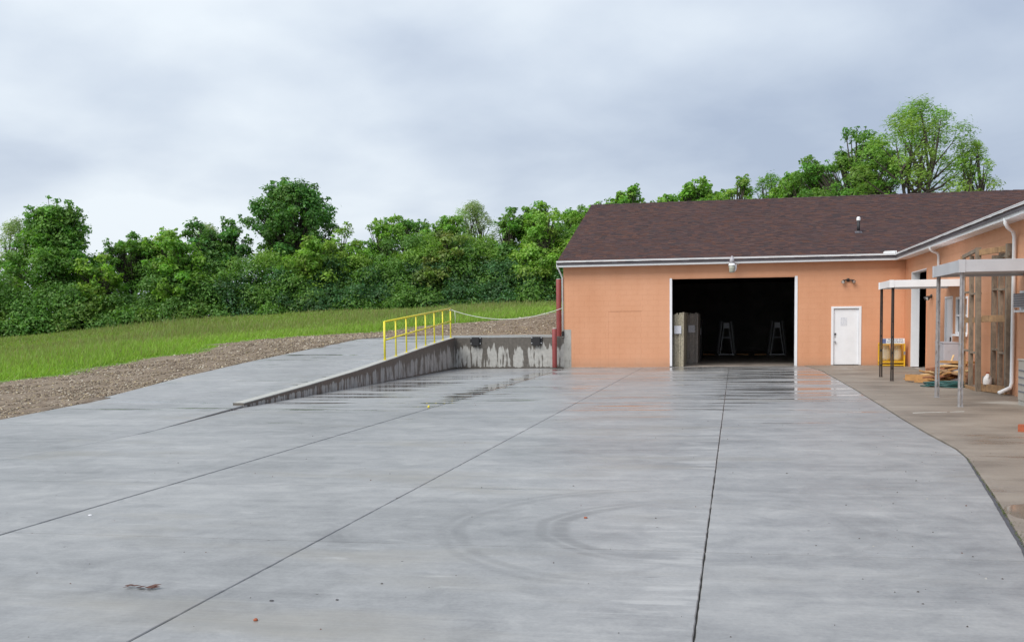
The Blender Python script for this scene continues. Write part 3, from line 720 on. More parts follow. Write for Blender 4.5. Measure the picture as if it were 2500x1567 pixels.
def make_building():
    B = thing('warehouse', 'long orange block warehouse with brown shingle roof and side wing', 'building', (0, FY, -0.2))
    IV = Matrix.Translation((0, -FY, 0.2))
    def bb(m, name, mat, parent=B, **k):
        m.v = [tuple(IV @ Vector(p)) for p in m.v]; return m.build(name, mat, parent, **k)
    GAR = (-2.38, 2.20, -0.4, 3.2); DOOR = (3.42, 4.40, -0.4, 2.0)
    OPEN = (34.4, 37.25, -0.4, 3.2); WDOOR = (30.45, 31.45, -0.4, 2.2); WIN = (28.55, 30.0, 1.2, 2.2); WAC = (22.35, 23.55, 1.8, 2.2)
    # facade backing wall and its blocks
    m = MB()
    for a, b, c, d in cells(BX0, WGX+0.2, -0.4, 3.8, [GAR, DOOR]): m.box(a, b, FY+0.005, FY+0.22, c, d)
    fw = bb(m, 'facade_wall', 'orange_paint')
    rects = block_rects(BX0, WGX, -0.2, 3.8, [GAR, DOOR], [(-4.7, -3.43, -0.4, 2.0), (-4.88, -3.43, 2.2, 2.4)])
    # unpainted footing takes the lowest left corner
    rects = [q for q in rects if not (q[1] < -6.12 and q[3] < 1.33)]
    rects.sort(key=lambda q: (-(q[1]-q[0])*(q[3]-q[2]) - 0.002*q[0]))
    extra = MB()
    for k, (a, b, c, d) in enumerate(rects):
        me, mv, mf = block_mesh(b-a, d-c)
        if k < 290:
            o = bpy.data.objects.new('block', me); COL.objects.link(o); o.parent = fw; o.location = (a, 0.0, c+0.2)
        else:
            i = len(extra.v); extra.v += [(a+x, FY+y, c+z) for x, y, z in mv]; extra.f += [tuple(i+j for j in f) for f in mf]
    # dark strip: groove shade and collected dirt put into colour round the bricked-up doorway
    m = MB(); m.box(-4.699, -4.687, FY+0.0008, FY+0.0045, -0.18, 1.984); m.box(-4.687, -3.44, FY+0.0008, FY+0.0045, 1.986, 1.997); bb(m, 'seam_shade_strip', 'seam_shade', fw)
    # wing wall
    m = MB()
    for a, b, c, d in cells(8.0, FY+0.005, -0.4, 3.8, [OPEN, WDOOR, WIN, WAC]): m.box(WGX+0.005, WGX+0.24, a, b, c, d)
    ww = bb(m, 'wing_wall', 'orange_paint')
    for a, b, c, d in block_rects(8.0, FY, -0.2, 3.8, [OPEN, WDOOR, WIN, WAC]):
        me, mv, mf = block_mesh(b-a, d-c); i = len(extra.v)
        extra.v += [(WGX+y, b-x, c+z) for x, y, z in mv]; extra.f += [tuple(i+j for j in f) for f in mf]
    tag(bb(extra, 'block_courses', 'orange_paint'), kind='stuff')
    # unpainted concrete pier at the dock corner
    m = MB(); m.box(-6.397, -6.115, FY-0.004, FY+0.0045, -0.24, 1.33); bb(m, 'corner_pier', 'corner_concrete')
    # other outer walls
    m = MB(); m.box(BX0, BX0+0.2, FY+0.22, BY1, -0.4, 3.8)
    m.prism([(BX0, 38.72, 3.8), (BX0, RIDGE_Y, roof_z(RIDGE_Y)-0.12), (BX0, BY1, 3.8)], (0.2, 0, 0)); bb(m, 'gable_wall', 'orange_paint')
    m = MB(); m.box(BX0, BX1, BY1, BY1+0.2, -0.4, 3.8); bb(m, 'back_wall', 'orange_paint')
    m = MB(); m.box(BX1-0.2, BX1, 8.0, BY1, -0.4, 3.8); m.prism([(BX1-0.2, 38.72, 3.8), (BX1-0.2, RIDGE_Y, roof_z(RIDGE_Y)-0.12), (BX1-0.2, BY1, 3.8)], (0.2, 0, 0)); bb(m, 'end_wall', 'orange_paint')
    m = MB(); m.box(WGX, BX1-0.2, 7.8, 8.0, -0.4, 3.8); m.prism([(5.95, 7.8, 3.8), (BX1-0.1, 7.8, 3.8), (14.85, 7.8, 6.85)], (0, 0.2, 0)); bb(m, 'wing_gable_wall', 'orange_paint')
    # inside
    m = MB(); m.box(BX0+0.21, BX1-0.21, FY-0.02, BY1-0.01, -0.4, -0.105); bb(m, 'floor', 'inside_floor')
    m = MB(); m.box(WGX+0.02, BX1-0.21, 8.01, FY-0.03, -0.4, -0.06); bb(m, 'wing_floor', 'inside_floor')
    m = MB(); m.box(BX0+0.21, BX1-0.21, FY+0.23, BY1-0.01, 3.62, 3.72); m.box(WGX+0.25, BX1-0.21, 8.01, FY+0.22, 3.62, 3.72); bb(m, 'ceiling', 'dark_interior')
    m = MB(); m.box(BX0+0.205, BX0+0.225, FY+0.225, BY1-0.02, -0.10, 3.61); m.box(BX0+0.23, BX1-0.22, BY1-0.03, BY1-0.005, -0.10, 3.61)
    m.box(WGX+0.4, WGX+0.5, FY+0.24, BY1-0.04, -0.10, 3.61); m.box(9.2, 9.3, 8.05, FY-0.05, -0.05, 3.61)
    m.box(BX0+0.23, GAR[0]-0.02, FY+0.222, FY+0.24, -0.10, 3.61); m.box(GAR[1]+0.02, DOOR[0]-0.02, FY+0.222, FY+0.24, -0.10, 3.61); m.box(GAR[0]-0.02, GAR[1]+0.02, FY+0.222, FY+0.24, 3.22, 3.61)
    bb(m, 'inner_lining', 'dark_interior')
    # roof sheets
    m = MB(); th = 0.09
    ez = roof_z(38.30)
    def zw(x): return EZ + PITCH*(x-5.55)
    nz = Vector((0, -PITCH, 1)).normalized()
    rx0 = -6.58; rx1 = BX1+0.2
    m.prism([(rx0, 38.30, ez), (rx1, 38.30, ez), (rx1, RIDGE_Y, roof_z(RIDGE_Y)), (rx0, RIDGE_Y, roof_z(RIDGE_Y))], (0, 0, -th))
    m.prism([(rx0, RIDGE_Y, roof_z(RIDGE_Y)), (rx1, RIDGE_Y, roof_z(RIDGE_Y)), (rx1, 58.2, ez), (rx0, 58.2, ez)], (0, 0, -th-0.002))
    main = bb(m, 'roof', 'flashing')
    m = MB(); m.prism([(5.50, 7.5, zw(5.50)), (14.85, 7.5, zw(14.85)), (14.85, RIDGE_Y-0.4, zw(14.85)), (5.50, 38.30, zw(5.50))], (0, 0, -th-0.004))
    m.prism([(14.85, 7.5, zw(14.85)), (24.2, 7.5, zw(5.5)), (24.2, 38.30, zw(5.5)), (14.85, RIDGE_Y-0.4, zw(14.85))], (0, 0, -th-0.006))
    wing = bb(m, 'wing_roof', 'flashing')
    sl = math.hypot(1, PITCH); sv = (0, 1/sl, PITCH/sl); nv = (0, -PITCH/sl, 1/sl); L = (RIDGE_Y-38.28)*sl
    shingles('shingles', (rx0-0.02, 38.28-FY, roof_z(38.28)+0.2), (1, 0, 0), sv, nv, L, lambda d: (0, (5.42+d/sl) - rx0 + 0.25), 'shingle', main, seed=5)
    sv2 = (1/sl, 0, PITCH/sl); nv2 = (-PITCH/sl, 0, 1/sl)
    shingles('shingles', (5.48, 7.5-FY, zw(5.48)+0.2), (0, 1, 0), sv2, nv2, (14.85-5.48)*sl, lambda d: (0, 38.30-7.5+d/sl), 'shingle', wing, expo=0.14, wmin=0.3, wmax=0.9, seed=8)
    # ridge caps
    m = MB(); tint = []; x = rx0-0.01; rz = roof_z(RIDGE_Y); k = 0
    while x < 22:
        c = 0.062*(0.8+0.4*rnd.random()); t = 0.012+0.010*((k % 2))
        i = len(m.v); w = 0.25
        m.v += [(x, RIDGE_Y-0.15, rz-0.15*PITCH+t), (x+w, RIDGE_Y-0.15, rz-0.15*PITCH+t-0.006), (x+w, RIDGE_Y, rz+t+0.004), (x, RIDGE_Y, rz+t+0.010), (x+w, RIDGE_Y+0.15, rz-0.15*PITCH+t-0.006), (x, RIDGE_Y+0.15, rz-0.15*PITCH+t)]
        m.f += [(i, i+1, i+2, i+3), (i+3, i+2, i+4, i+5)]; tint += [(c*1.15, c*0.72, c*0.70, 1)]*6
        x += 0.21; k += 1
    tag(bb(m, 'ridge_caps', 'shingle', main, attrs={'tint': ('FLOAT_COLOR', tint)}), kind='stuff')
    # rake boards
    m = MB(); m.beam((rx0+0.012, 38.32, roof_z(38.32)-0.17), (rx0+0.012, RIDGE_Y, roof_z(RIDGE_Y)-0.17), 0.022, 0.15, (0, 0, 1))
    m.beam((rx0+0.012, RIDGE_Y, roof_z(RIDGE_Y)-0.17), (rx0+0.012, 58.1, ez-0.17), 0.022, 0.15, (0, 0, 1)); bb(m, 'rake_board', 'white_metal', main)
    # fascia, soffit and gutter
    gz = 3.90
    m = MB(); m.box(-6.55, 5.62, 38.42, 38.445, 3.675, gz-0.03); bb(m, 'fascia', 'white_metal')
    m = MB(); m.box(5.622, 5.645, 7.6, 38.44, 3.675, gz-0.03); bb(m, 'wing_fascia', 'white_metal')
    m = MB(); m.box(-6.54, 5.62, 38.446, 38.695, 3.69, 3.705); m.box(5.646, 5.895, 7.8, 38.44, 3.69, 3.705); bb(m, 'soffit', 'white_metal')
    prof = [(0.0, gz-0.218), (0.080, gz-0.218), (0.088, gz-0.210), (0.092, gz-0.112), (0.082, gz-0.106), (0.082, gz-0.094), (0.098, gz-0.080), (0.110, gz-0.066), (0.112, gz-0.006), (0.122, gz-0.002), (0.122, gz+0.012), (0.106, gz+0.012), (0.106, gz-0.02), (0.07, gz-0.10), (0.0, gz-0.11)]
    def sweep(points):
        m = MB(); n = len(prof)
        for pf in points:
            m.v += [pf(o, z) for o, z in prof]
        for k in range(len(points)-1):
            for j in range(n): 
                a = k*n+j; b = k*n+(j+1) % n; m.f.append((a, b, b+n, a+n))
        m.f.append(tuple(range(n-1, -1, -1))); e = (len(points)-1)*n; m.f.append(tuple(range(e, e+n)))
        return m
    bb(sweep([lambda o, z: (-6.60, 38.418-o, z), lambda o, z: (5.617-o, 38.418-o, z), lambda o, z: (5.617-o, 7.55, z)]), 'gutter', 'white_metal')
    m = MB(); m.prism([(5.10, 38.300, gz+0.005), (5.49, 38.300, gz+0.005), (5.49, 38.300, gz+0.105), (5.15, 38.300, gz+0.095), (5.10, 38.300, gz+0.06)], (0, 0.012, 0))
    m.prism([(5.50, 38.30, gz+0.005), (5.50, 38.05, gz+0.005), (5.50, 38.05, gz+0.09), (5.50, 38.30, gz+0.105)], (0.012, 0, 0)); bb(m, 'splash_guard', 'white_metal')
    # downspouts
    m = MB(); m.tube([(-6.56, 38.36, 3.80), (-6.55, 38.38, 3.66), (-6.47, 38.55, 3.42), (-6.435, 38.66, 3.30), (-6.43, 38.66, 1.28)], 0.029, 8); d = bb(m, 'downspout', 'white_metal', smooth=True)
    m = MB(); m.tube([(-6.43, 38.66, 1.27), (-6.43, 38.66, 1.07)], 0.048, 10); bb(m, 'pipe_boot', 'rubber', d)
    m = MB(); m.tube([(5.555, 32.0, 3.80), (5.555, 32.0, 3.66), (5.62, 32.06, 3.59), (5.80, 32.2, 3.53), (5.84, 32.25, 3.45), (5.84, 32.25, 0.12), (5.76, 32.25, 0.03), (5.62, 32.25, 0.0)], 0.040, 8); bb(m, 'downspout', 'white_metal', smooth=True)
    m = MB(); m.tube([(5.555, 23.45, 3.80), (5.555, 23.45, 3.62), (5.63, 23.55, 3.54), (5.78, 23.75, 3.47), (5.835, 23.85, 3.36), (5.835, 23.85, 0.24), (5.80, 23.82, 0.13), (5.55, 23.74, 0.02)], 0.042, 8); bb(m, 'downspout', 'white_metal', smooth=True)
    # garage opening trim
    m = MB(); m.box(GAR[0]-0.01, GAR[0]+0.075, FY-0.022, FY+0.24, -0.07, 3.198); bb(m, 'door_jamb', 'white_paint')
    m = MB(); m.box(GAR[1]-0.085, GAR[1]+0.01, FY-0.022, FY+0.24, -0.08, 3.198); bb(m, 'door_jamb', 'white_paint')
    m = MB(); m.box(GAR[0]+0.08, GAR[1]-0.09, FY+0.01, FY+0.24, 3.17, 3.199); bb(m, 'door_head', 'orange_paint')
    m = MB(); m.box(GAR[0]-0.02, GAR[0]+0.09, FY-0.03, FY+0.1, -0.13, -0.071); bb(m, 'jamb_foot', 'rubber')
    # white steel door
    zb = -0.03
    m = MB()
    for a, b in ((DOOR[0]-0.03, DOOR[0]+0.055), (DOOR[1]-0.055, DOOR[1]+0.03)): m.box(a, b, FY-0.025, FY+0.12, zb, 2.0)
    m.box(DOOR[0]-0.03, DOOR[1]+0.03, FY-0.026, FY+0.12, 2.0, 2.075); bb(m, 'door_frame', 'white_paint', bevel=0.004)
    m = MB(); m.box(DOOR[0]+0.06, DOOR[1]-0.06, FY+0.03, FY+0.075, zb+0.012, 1.992); dr = bb(m, 'steel_door', 'white_paint', bevel=0.004)
    def disc(parent, x, z, r, dep, mat, name, sq=False):
        m = MB()
        if sq: m.box(x-r, x+r, FY+0.03-dep, FY+0.0295, z-r*1.1, z+r*1.1)
        else: m.tube([(x, FY+0.0295, z), (x, FY+0.03-dep*0.5, z), (x, FY+0.03-dep, z)], [r*0.7, r*0.7, r], 12)
        return bb(m, name, mat, parent)
    disc(dr, DOOR[0]+0.115, 1.08, 0.032, 0.02, 'pebble_dark', 'lock_plate', True)
    disc(dr, DOOR[0]+0.11, 0.99, 0.022, 0.02, 'steel', 'lock_cylinder')
    disc(dr, DOOR[0]+0.11, 0.80, 0.036, 0.06, 'steel', 'door_knob')
    m = MB(); m.box(DOOR[0]+0.30, DOOR[0]+0.52, FY+0.0265, FY+0.0297, 1.38, 1.68); bb(m, 'torn_notice', 'notice_paper', dr)
    # wing roll-up opening
    m = MB(); m.box(WGX-0.02, WGX+0.24, OPEN[1]-0.07, OPEN[1]+0.01, -0.03, 3.19); bb(m, 'door_jamb', 'white_paint')
    m = MB(); m.box(WGX-0.02, WGX+0.24, OPEN[0]-0.01, OPEN[0]+0.02, -0.03, 3.19); bb(m, 'door_jamb', 'orange_paint')
    m = MB(); m.box(WGX-0.012, WGX+0.24, OPEN[0]+0.02, OPEN[1]-0.07, 3.165, 3.199); bb(m, 'door_head', 'white_paint')
    # wing entrance door with a tall pane
    m = MB(); m.box(WGX-0.02, WGX+0.1, WDOOR[0]-0.02, WDOOR[0]+0.05, -0.03, 2.19); m.box(WGX-0.02, WGX+0.1, WDOOR[1]-0.05, WDOOR[1]+0.02, -0.03, 2.19); m.box(WGX-0.021, WGX+0.1, WDOOR[0]-0.02, WDOOR[1]+0.02, 2.19, 2.24); bb(m, 'door_frame', 'white_paint')
    m = MB(); m.box(WGX+0.02, WGX+0.06, WDOOR[0]+0.055, WDOOR[1]-0.055, -0.02, 2.18); d = bb(m, 'entrance_door', 'white_paint')
    m = MB(); m.box(WGX+0.012, WGX+0.021, WDOOR[0]+0.16, WDOOR[0]+0.24, 1.15, 2.0); bb(m, 'door_pane', 'grey_grille', d)
    m = MB(); m.box(WGX-0.04, WGX+0.02, WDOOR[0]+0.12, WDOOR[0]+0.18, 0.95, 1.1); bb(m, 'door_handle', 'dark_lamp', d)
    # window under the canopy and window with air conditioner
    def window(y0, y1, z0, z1, grille):
        m = MB(); f = 0.06
        m.box(WGX-0.015, WGX+0.1, y0, y0+f, z0, z1); m.box(WGX-0.015, WGX+0.1, y1-f, y1, z0, z1)
        m.box(WGX-0.014, WGX+0.1, y0+f, y1-f, z0, z0+f); m.box(WGX-0.014, WGX+0.1, y0+f, y1-f, z1-f, z1); m.box(WGX-0.013, WGX+0.08, y0+f, y1-f, (z0+z1)/2-0.02, (z0+z1)/2+0.02)
        w = bb(m, 'window', 'white_paint')
        m = MB(); m.box(WGX+0.04, WGX+0.05, y0+f, y1-f, z0+f, z1-f); bb(m, 'pane', 'glass_dark', w)
        m = MB(); m.box(WGX-0.11, WGX-0.016, y0-0.06, y1+0.06, z0-0.05, z0-0.003); bb(m, 'sill', 'white_paint', w)
        if grille:
            m = MB(); m.box(WGX-0.16, WGX-0.02, y0+0.1, y1-0.1, z0+0.05, z1-0.06); a = bb(m, 'air_conditioner', 'pale_grey_metal', w)
            for k in range(6):
                m = MB(); z = z0+0.075+k*0.048; m.box(WGX-0.172, WGX-0.161, y0+0.14, y1-0.14, z, z+0.022); bb(m, 'louvre', 'grey_grille', a)
    window(WIN[0], WIN[1], WIN[2], WIN[3], False); window(WAC[0], WAC[1], 1.8, 2.2, True)
    # roof vent pipe
    vx, vy = 4.62, 41.6; vz = roof_z(vy)
    m = MB(); m.tube([(vx, vy, vz-0.05), (vx, vy, vz+0.47)], 0.055, 12); v = bb(m, 'vent_pipe', 'black_pipe', main, smooth=True)
    m = MB(); m.tube([(vx, vy, vz+0.46), (vx, vy, vz+0.56), (vx, vy, vz+0.60)], [0.075, 0.075, 0.045], 12); bb(m, 'vent_cap', 'white_metal', v)
    m = MB(); m.tube([(vx, vy, vz-0.02), (vx, vy, vz+0.06)], [0.12, 0.065], 12); m.prism([(vx-0.13, vy-0.15, vz-0.15*PITCH+0.018), (vx+0.13, vy-0.15, vz-0.15*PITCH+0.018), (vx+0.13, vy+0.15, vz+0.15*PITCH+0.018), (vx-0.13, vy+0.15, vz+0.15*PITCH+0.018)], (0, 0, 0.004)); bb(m, 'vent_flashing', 'flashing', v)
plain('corner_concrete', (0.36, 0.355, 0.33), 0.85, 0.15, 4, dirt=(0.20, 0.185, 0.165), dirt_amt=0.38, bmp=0.3)
plain('notice_paper', (0.70, 0.71, 0.74), 0.6, 0.06, 12, dirt=(0.58, 0.60, 0.66), dirt_amt=0.5)
make_building()

# ------------------------------------------------------------------ lamps on the walls
def yard_light():
    t = thing('yard_light', 'grey dusk-to-dawn yard light hanging over the big garage opening', 'lamp', (-0.12, 38.1, 3.34))
    m = MB(); m.lathe([(0.085, 0.0), (0.10, 0.04), (0.105, 0.15), (0.12, 0.25)], (0, 0, 0), 16); m.build('globe', 'globe_plastic', t, smooth=True)
    m = MB(); m.lathe([(0.130, 0.252), (0.130, 0.265), (0.095, 0.335)], (0, 0, 0), 16); m.build('reflector', 'white_metal', t, smooth=True)
    m = MB(); m.lathe([(0.088, 0.337), (0.082, 0.45), (0.065, 0.54), (0.03, 0.55), (0.025, 0.60)], (0, 0, 0), 14); m.build('ballast_housing', 'pale_grey_metal', t, smooth=True)
    m = MB(); m.tube([(0.02, 0.08, 0.42), (0.10, 0.16, 0.36), (0.17, 0.33, 0.34), (0.17, 0.595, 0.34)], 0.022, 8); m.build('arm', 'white_metal', t)
    m = MB(); m.box(0.11, 0.25, 0.50, 0.598, 0.31, 0.37); m.build('bracket', 'white_metal', t)
    m = MB(); m.tube([(0.06, 0.03, 0.02), (0.13, 0.08, 0.12), (0.14, 0.14, 0.28)], 0.03, 8); m.build('guard', 'white_metal', t)
yard_light()

def flood(loc, rz, label, heads):
    t = thing('floodlight', label, 'lamp', loc, 'twin floodlights on the orange walls'); t.rotation_euler.z = rz
    m = MB(); m.tube([(0, 0.0, 0), (0, -0.035, 0), (0, -0.05, 0)], [0.062, 0.062, 0.04], 14); m.build('junction_box', 'dark_lamp', t, smooth=True)
    for s in heads:
        m = MB(); m.tube([(0.02*s, -0.04, 0), (0.09*s, -0.07, -0.005), (0.14*s, -0.085, -0.02)], [0.022, 0.022, 0.03], 8)
        a = Vector((0.14*s, -0.07, -0.01)); d = Vector((0.35*s, -0.75, -0.5)).normalized()
        m.tube([a, a+d*0.03, a+d*0.10, a+d*0.135], [0.03, 0.045, 0.062, 0.066], 12); h = m.build('lamp_head', 'dark_lamp', t, smooth=True)
        m = MB(); m.tube([a+d*0.132, a+d*0.139], [0.055, 0.052], 12); m.build('lens', 'lamp_glass', h)
flood((3.96, FY-0.003, 3.02), 0.0, 'black twin floodlight on the facade above the white steel door', (-1, 1))
flood((WGX-0.003, 33.55, 2.30), -math.pi/2, 'black floodlight on the wing wall beside the tall opening', (-1, 1))

# ------------------------------------------------------------------ yellow handrail, bollards, rope
def make_rail():
    ys = [30.8, 31.9, 33.0, 34.1, 35.2, 36.3, 37.42, 38.52]; x = WX-0.13
    t = thing('handrail', 'bright yellow pipe handrail on top of the ramp wall', 'handrail', (x, 30.8, ramp_z(30.8)+0.05))
    b0 = ramp_z(30.8)+0.05
    def top(y): return 1.70 + (2.19-1.70)*(y-30.8)/(38.52-30.8) - b0
    def mid(y): return 1.12 + (1.70-1.12)*(y-30.8)/(38.52-30.8) - b0
    m = MB(); m.tube([(0, 0.0, top(30.8)), (0, 7.72, top(38.52))], 0.030, 10); m.build('top_rail', 'yellow_paint', t, smooth=True)
    m = MB(); m.tube([(0, 0.0, mid(30.8)), (0, 7.72, mid(38.52))], 0.026, 10); m.build('mid_rail', 'yellow_paint', t, smooth=True)
    for k, y in enumerate(ys):
        r = 0.036 if k in (0,) else 0.027
        m = MB(); m.tube([(0, y-30.8, ramp_z(y)+0.052-b0), (0, y-30.8, top(y))], r, 10); p = m.build('post', 'yellow_paint', t, smooth=True)
        m = MB(); m.box(-0.055, 0.055, y-30.8-0.055, y-30.8+0.055, ramp_z(y)+0.053-b0, ramp_z(y)+0.066-b0); m.build('foot_plate', 'yellow_paint', p)
make_rail()

def bollard(loc, h, r, label):
    t = thing('bollard', label, 'bollard', loc)
    m = MB(); m.tube([(0, 0, 0), (0, 0, h)], r, 20); p = m.build('pipe', 'red_paint', t, smooth=True, bevel=0.008)
    m = MB(); m.lathe([(r*0.98, 0), (r*0.86, 0.022), (r*0.5, 0.035)], (0, 0, h), 20); m.build('cap', 'corner_concrete', t, smooth=True)
    m = MB(); m.lathe([(r*1.25, 0.0), (r*1.2, 0.012), (r*1.02, 0.03)], (0, 0, 0), 20); m.build('collar', 'joint_dark', t)
bollard((-6.64, 39.02, 1.05), 2.20, 0.098, 'tall dark red pipe bollard standing on the dock by the building corner')
bollard((-6.70, 38.35, yz(-6.62)), 1.50, 0.092, 'shorter dark red pipe bollard in the yard in front of the dock')

m = MB(); pts = []
for k in range(25):
    u = k/24; x = -10.83+u*(4.39); y = 38.52+u*0.12; z = 2.15 - 4*0.40*u*(1-u); pts.append((x, y, z))
m.tube(pts, 0.011, 6); m.tube([(-10.66, 38.53, 2.10), (-10.64, 38.53, 1.85), (-10.645, 38.53, 1.62)], 0.010, 5)
m.tube([(-10.86, 38.50, 2.12), (-10.80, 38.48, 2.16), (-10.80, 38.56, 2.10), (-10.87, 38.55, 2.15)], 0.02, 6)
tag(m.build('rope', 'rope_fibre', smooth=True), 'white rope sagging from the yellow handrail to the building corner', 'rope')

# ------------------------------------------------------------------ canopies on the wing
def canopy(y0, y1, x0, ztop, h, mat, postmat, label, posts, spread, group='flat metal canopies on the wing wall'):
    t = thing('canopy', label, 'canopy', ((x0+WGX)/2, (y0+y1)/2, -0.04), group); ox, oy = (x0+WGX)/2, (y0+y1)/2
    def L(x, y, z): return (x-ox, y-oy, z+0.04)
    def bx(x0, x1, y0, y1, z0, z1, name, mat, par=t, **k):
        m = MB(); m.box(x0-ox, x1-ox, y0-oy, y1-oy, z0+0.04, z1+0.04); return m.build(name, mat, par, **k)
    zb = ztop-h
    bx(x0, x0+0.03, y0, y1, zb, ztop, 'fascia', mat, bevel=0.004); bx(x0+0.031, WGX-0.004, y0, y0+0.03, zb+0.001, ztop-0.001, 'fascia', mat, bevel=0.004); bx(x0+0.031, WGX-0.004, y1-0.03, y1, zb+0.001, ztop-0.001, 'fascia', mat, bevel=0.004)
    bx(x0+0.032, WGX-0.004, y0+0.032, y1-0.032, zb+0.05, zb+0.075, 'deck', mat)
    bx(x0-0.012, x0+0.10, y0-0.012, y0+0.10, zb-0.006, ztop+0.006, 'corner_cap', mat); bx(x0-0.012, x0+0.05, y1-0.05, y1+0.012, zb-0.006, ztop+0.006, 'corner_cap', mat)
    for px, py in posts:
        m = MB()
        for s in (-1, 1):
            m.beam(L(px+s*spread, py+s*0.030, -0.04), L(px+s*spread*0.7, py+s*0.020, zb+0.05), 0.036, 0.036, (0, 1, 0))
        for z in np.arange(0.25, zb-0.1, 0.42):
            m.beam(L(px-spread*0.85, py-0.026, z), L(px+spread*0.85, py+0.026, z+0.10), 0.022, 0.012)
        p = m.build('post', postmat, t)
        m = MB(); m.box(px-0.05-ox, px+0.05-ox, py-0.06-oy, py+0.06-oy, 0.0, 0.012); m.build('foot_plate', postmat, p)
canopy(29.0, 31.15, 4.04, 2.66, 0.19, 'white_metal', 'rust_black_metal', 'white flat canopy on thin black posts over the wing entrance', [(4.10, 31.04), (4.13, 29.10)], 0.030)
canopy(20.7, 23.35, 4.12, 2.74, 0.23, 'grey_panel', 'galvanised', 'grey flat canopy on peeling grey posts nearest the camera', [(4.21, 23.22), (4.19, 20.80)], 0.034)

# ------------------------------------------------------------------ timber rack against the wing
def make_rack():
    t = thing('timber_rack', 'tall weathered timber crate frame standing against the wing wall', 'timber frame', (5.6, 25.4, -0.04)); ox, oy, oz = 5.6, 25.4, -0.04
    def stick(name, a, b, w, d, mat, up=(0,0,1)):
        m = MB(); m.beam((a[0]-ox, a[1]-oy, a[2]-oz), (b[0]-ox, b[1]-oy, b[2]-oz), w, d, up); return m.build(name, mat, t, bevel=0.004)
    # end ladder standing out from the wall
    stick('upright', (5.46, 26.85, -0.04), (5.44, 26.95, 3.14), 0.10, 0.11, 'lumber_brown'); stick('upright', (5.46, 26.02, 0.0), (5.46, 26.08, 3.10), 0.09, 0.10, 'lumber_grey'); stick('upright', (5.43, 25.10, -0.04), (5.42, 25.26, 3.24), 0.105, 0.13, 'lumber_grey')
    # wall ladder
    stick('upright', (5.80, 25.34, 0.10), (5.80, 25.40, 3.06), 0.09, 0.14, 'lumber_grey'); stick('upright', (5.80, 24.72, 0.08), (5.80, 24.78, 3.12), 0.09, 0.12, 'lumber_grey'); stick('upright', (5.79, 24.06, 0.02), (5.79, 24.12, 3.24), 0.10, 0.14, 'lumber_grey')
    # rails
    stick('rail', (5.44, 26.92, 3.12), (5.43, 25.24, 3.20), 0.06, 0.09, 'lumber_grey'); stick('rail', (5.44, 25.18, 3.12), (5.78, 24.14, 3.14), 0.05, 0.13, 'lumber_brown'); stick('rail', (5.78, 25.5, 2.97), (5.78, 24.0, 3.02), 0.04, 0.10, 'lumber_grey')
    stick('rail', (5.51, 26.95, 1.58), (5.50, 25.1, 1.60), 0.05, 0.13, 'lumber_brown'); stick('rail', (5.50, 25.05, 1.62), (5.77, 24.10, 1.62), 0.05, 0.15, 'lumber_brown')
    stick('rail', (5.43, 26.85, -0.0), (5.42, 25.15, 0.0), 0.05, 0.07, 'lumber_brown'); stick('rail', (5.50, 25.1, 0.06), (5.76, 24.02, 0.06), 0.05, 0.17, 'lumber_brown'); stick('rail', (5.68, 25.75, 0.20), (5.70, 24.9, 0.20), 0.05, 0.16, 'lumber_grey')
    for z, a, b in ((2.25, 26.9, 26.05), (2.20, 26.0, 25.2), (0.86, 26.9, 26.05), (0.83, 26.0, 25.15)):
        stick('rung', (5.46, a, z), (5.46, b, z), 0.07, 0.045, 'lumber_grey')
    for z, a, b in ((2.28, 25.36, 24.76), (2.26, 24.74, 24.1), (0.92, 25.36, 24.76), (0.86, 24.74, 24.1)):
        stick('rung', (5.78, a, z), (5.78, b, z), 0.07, 0.045, 'lumber_grey')
make_rack()

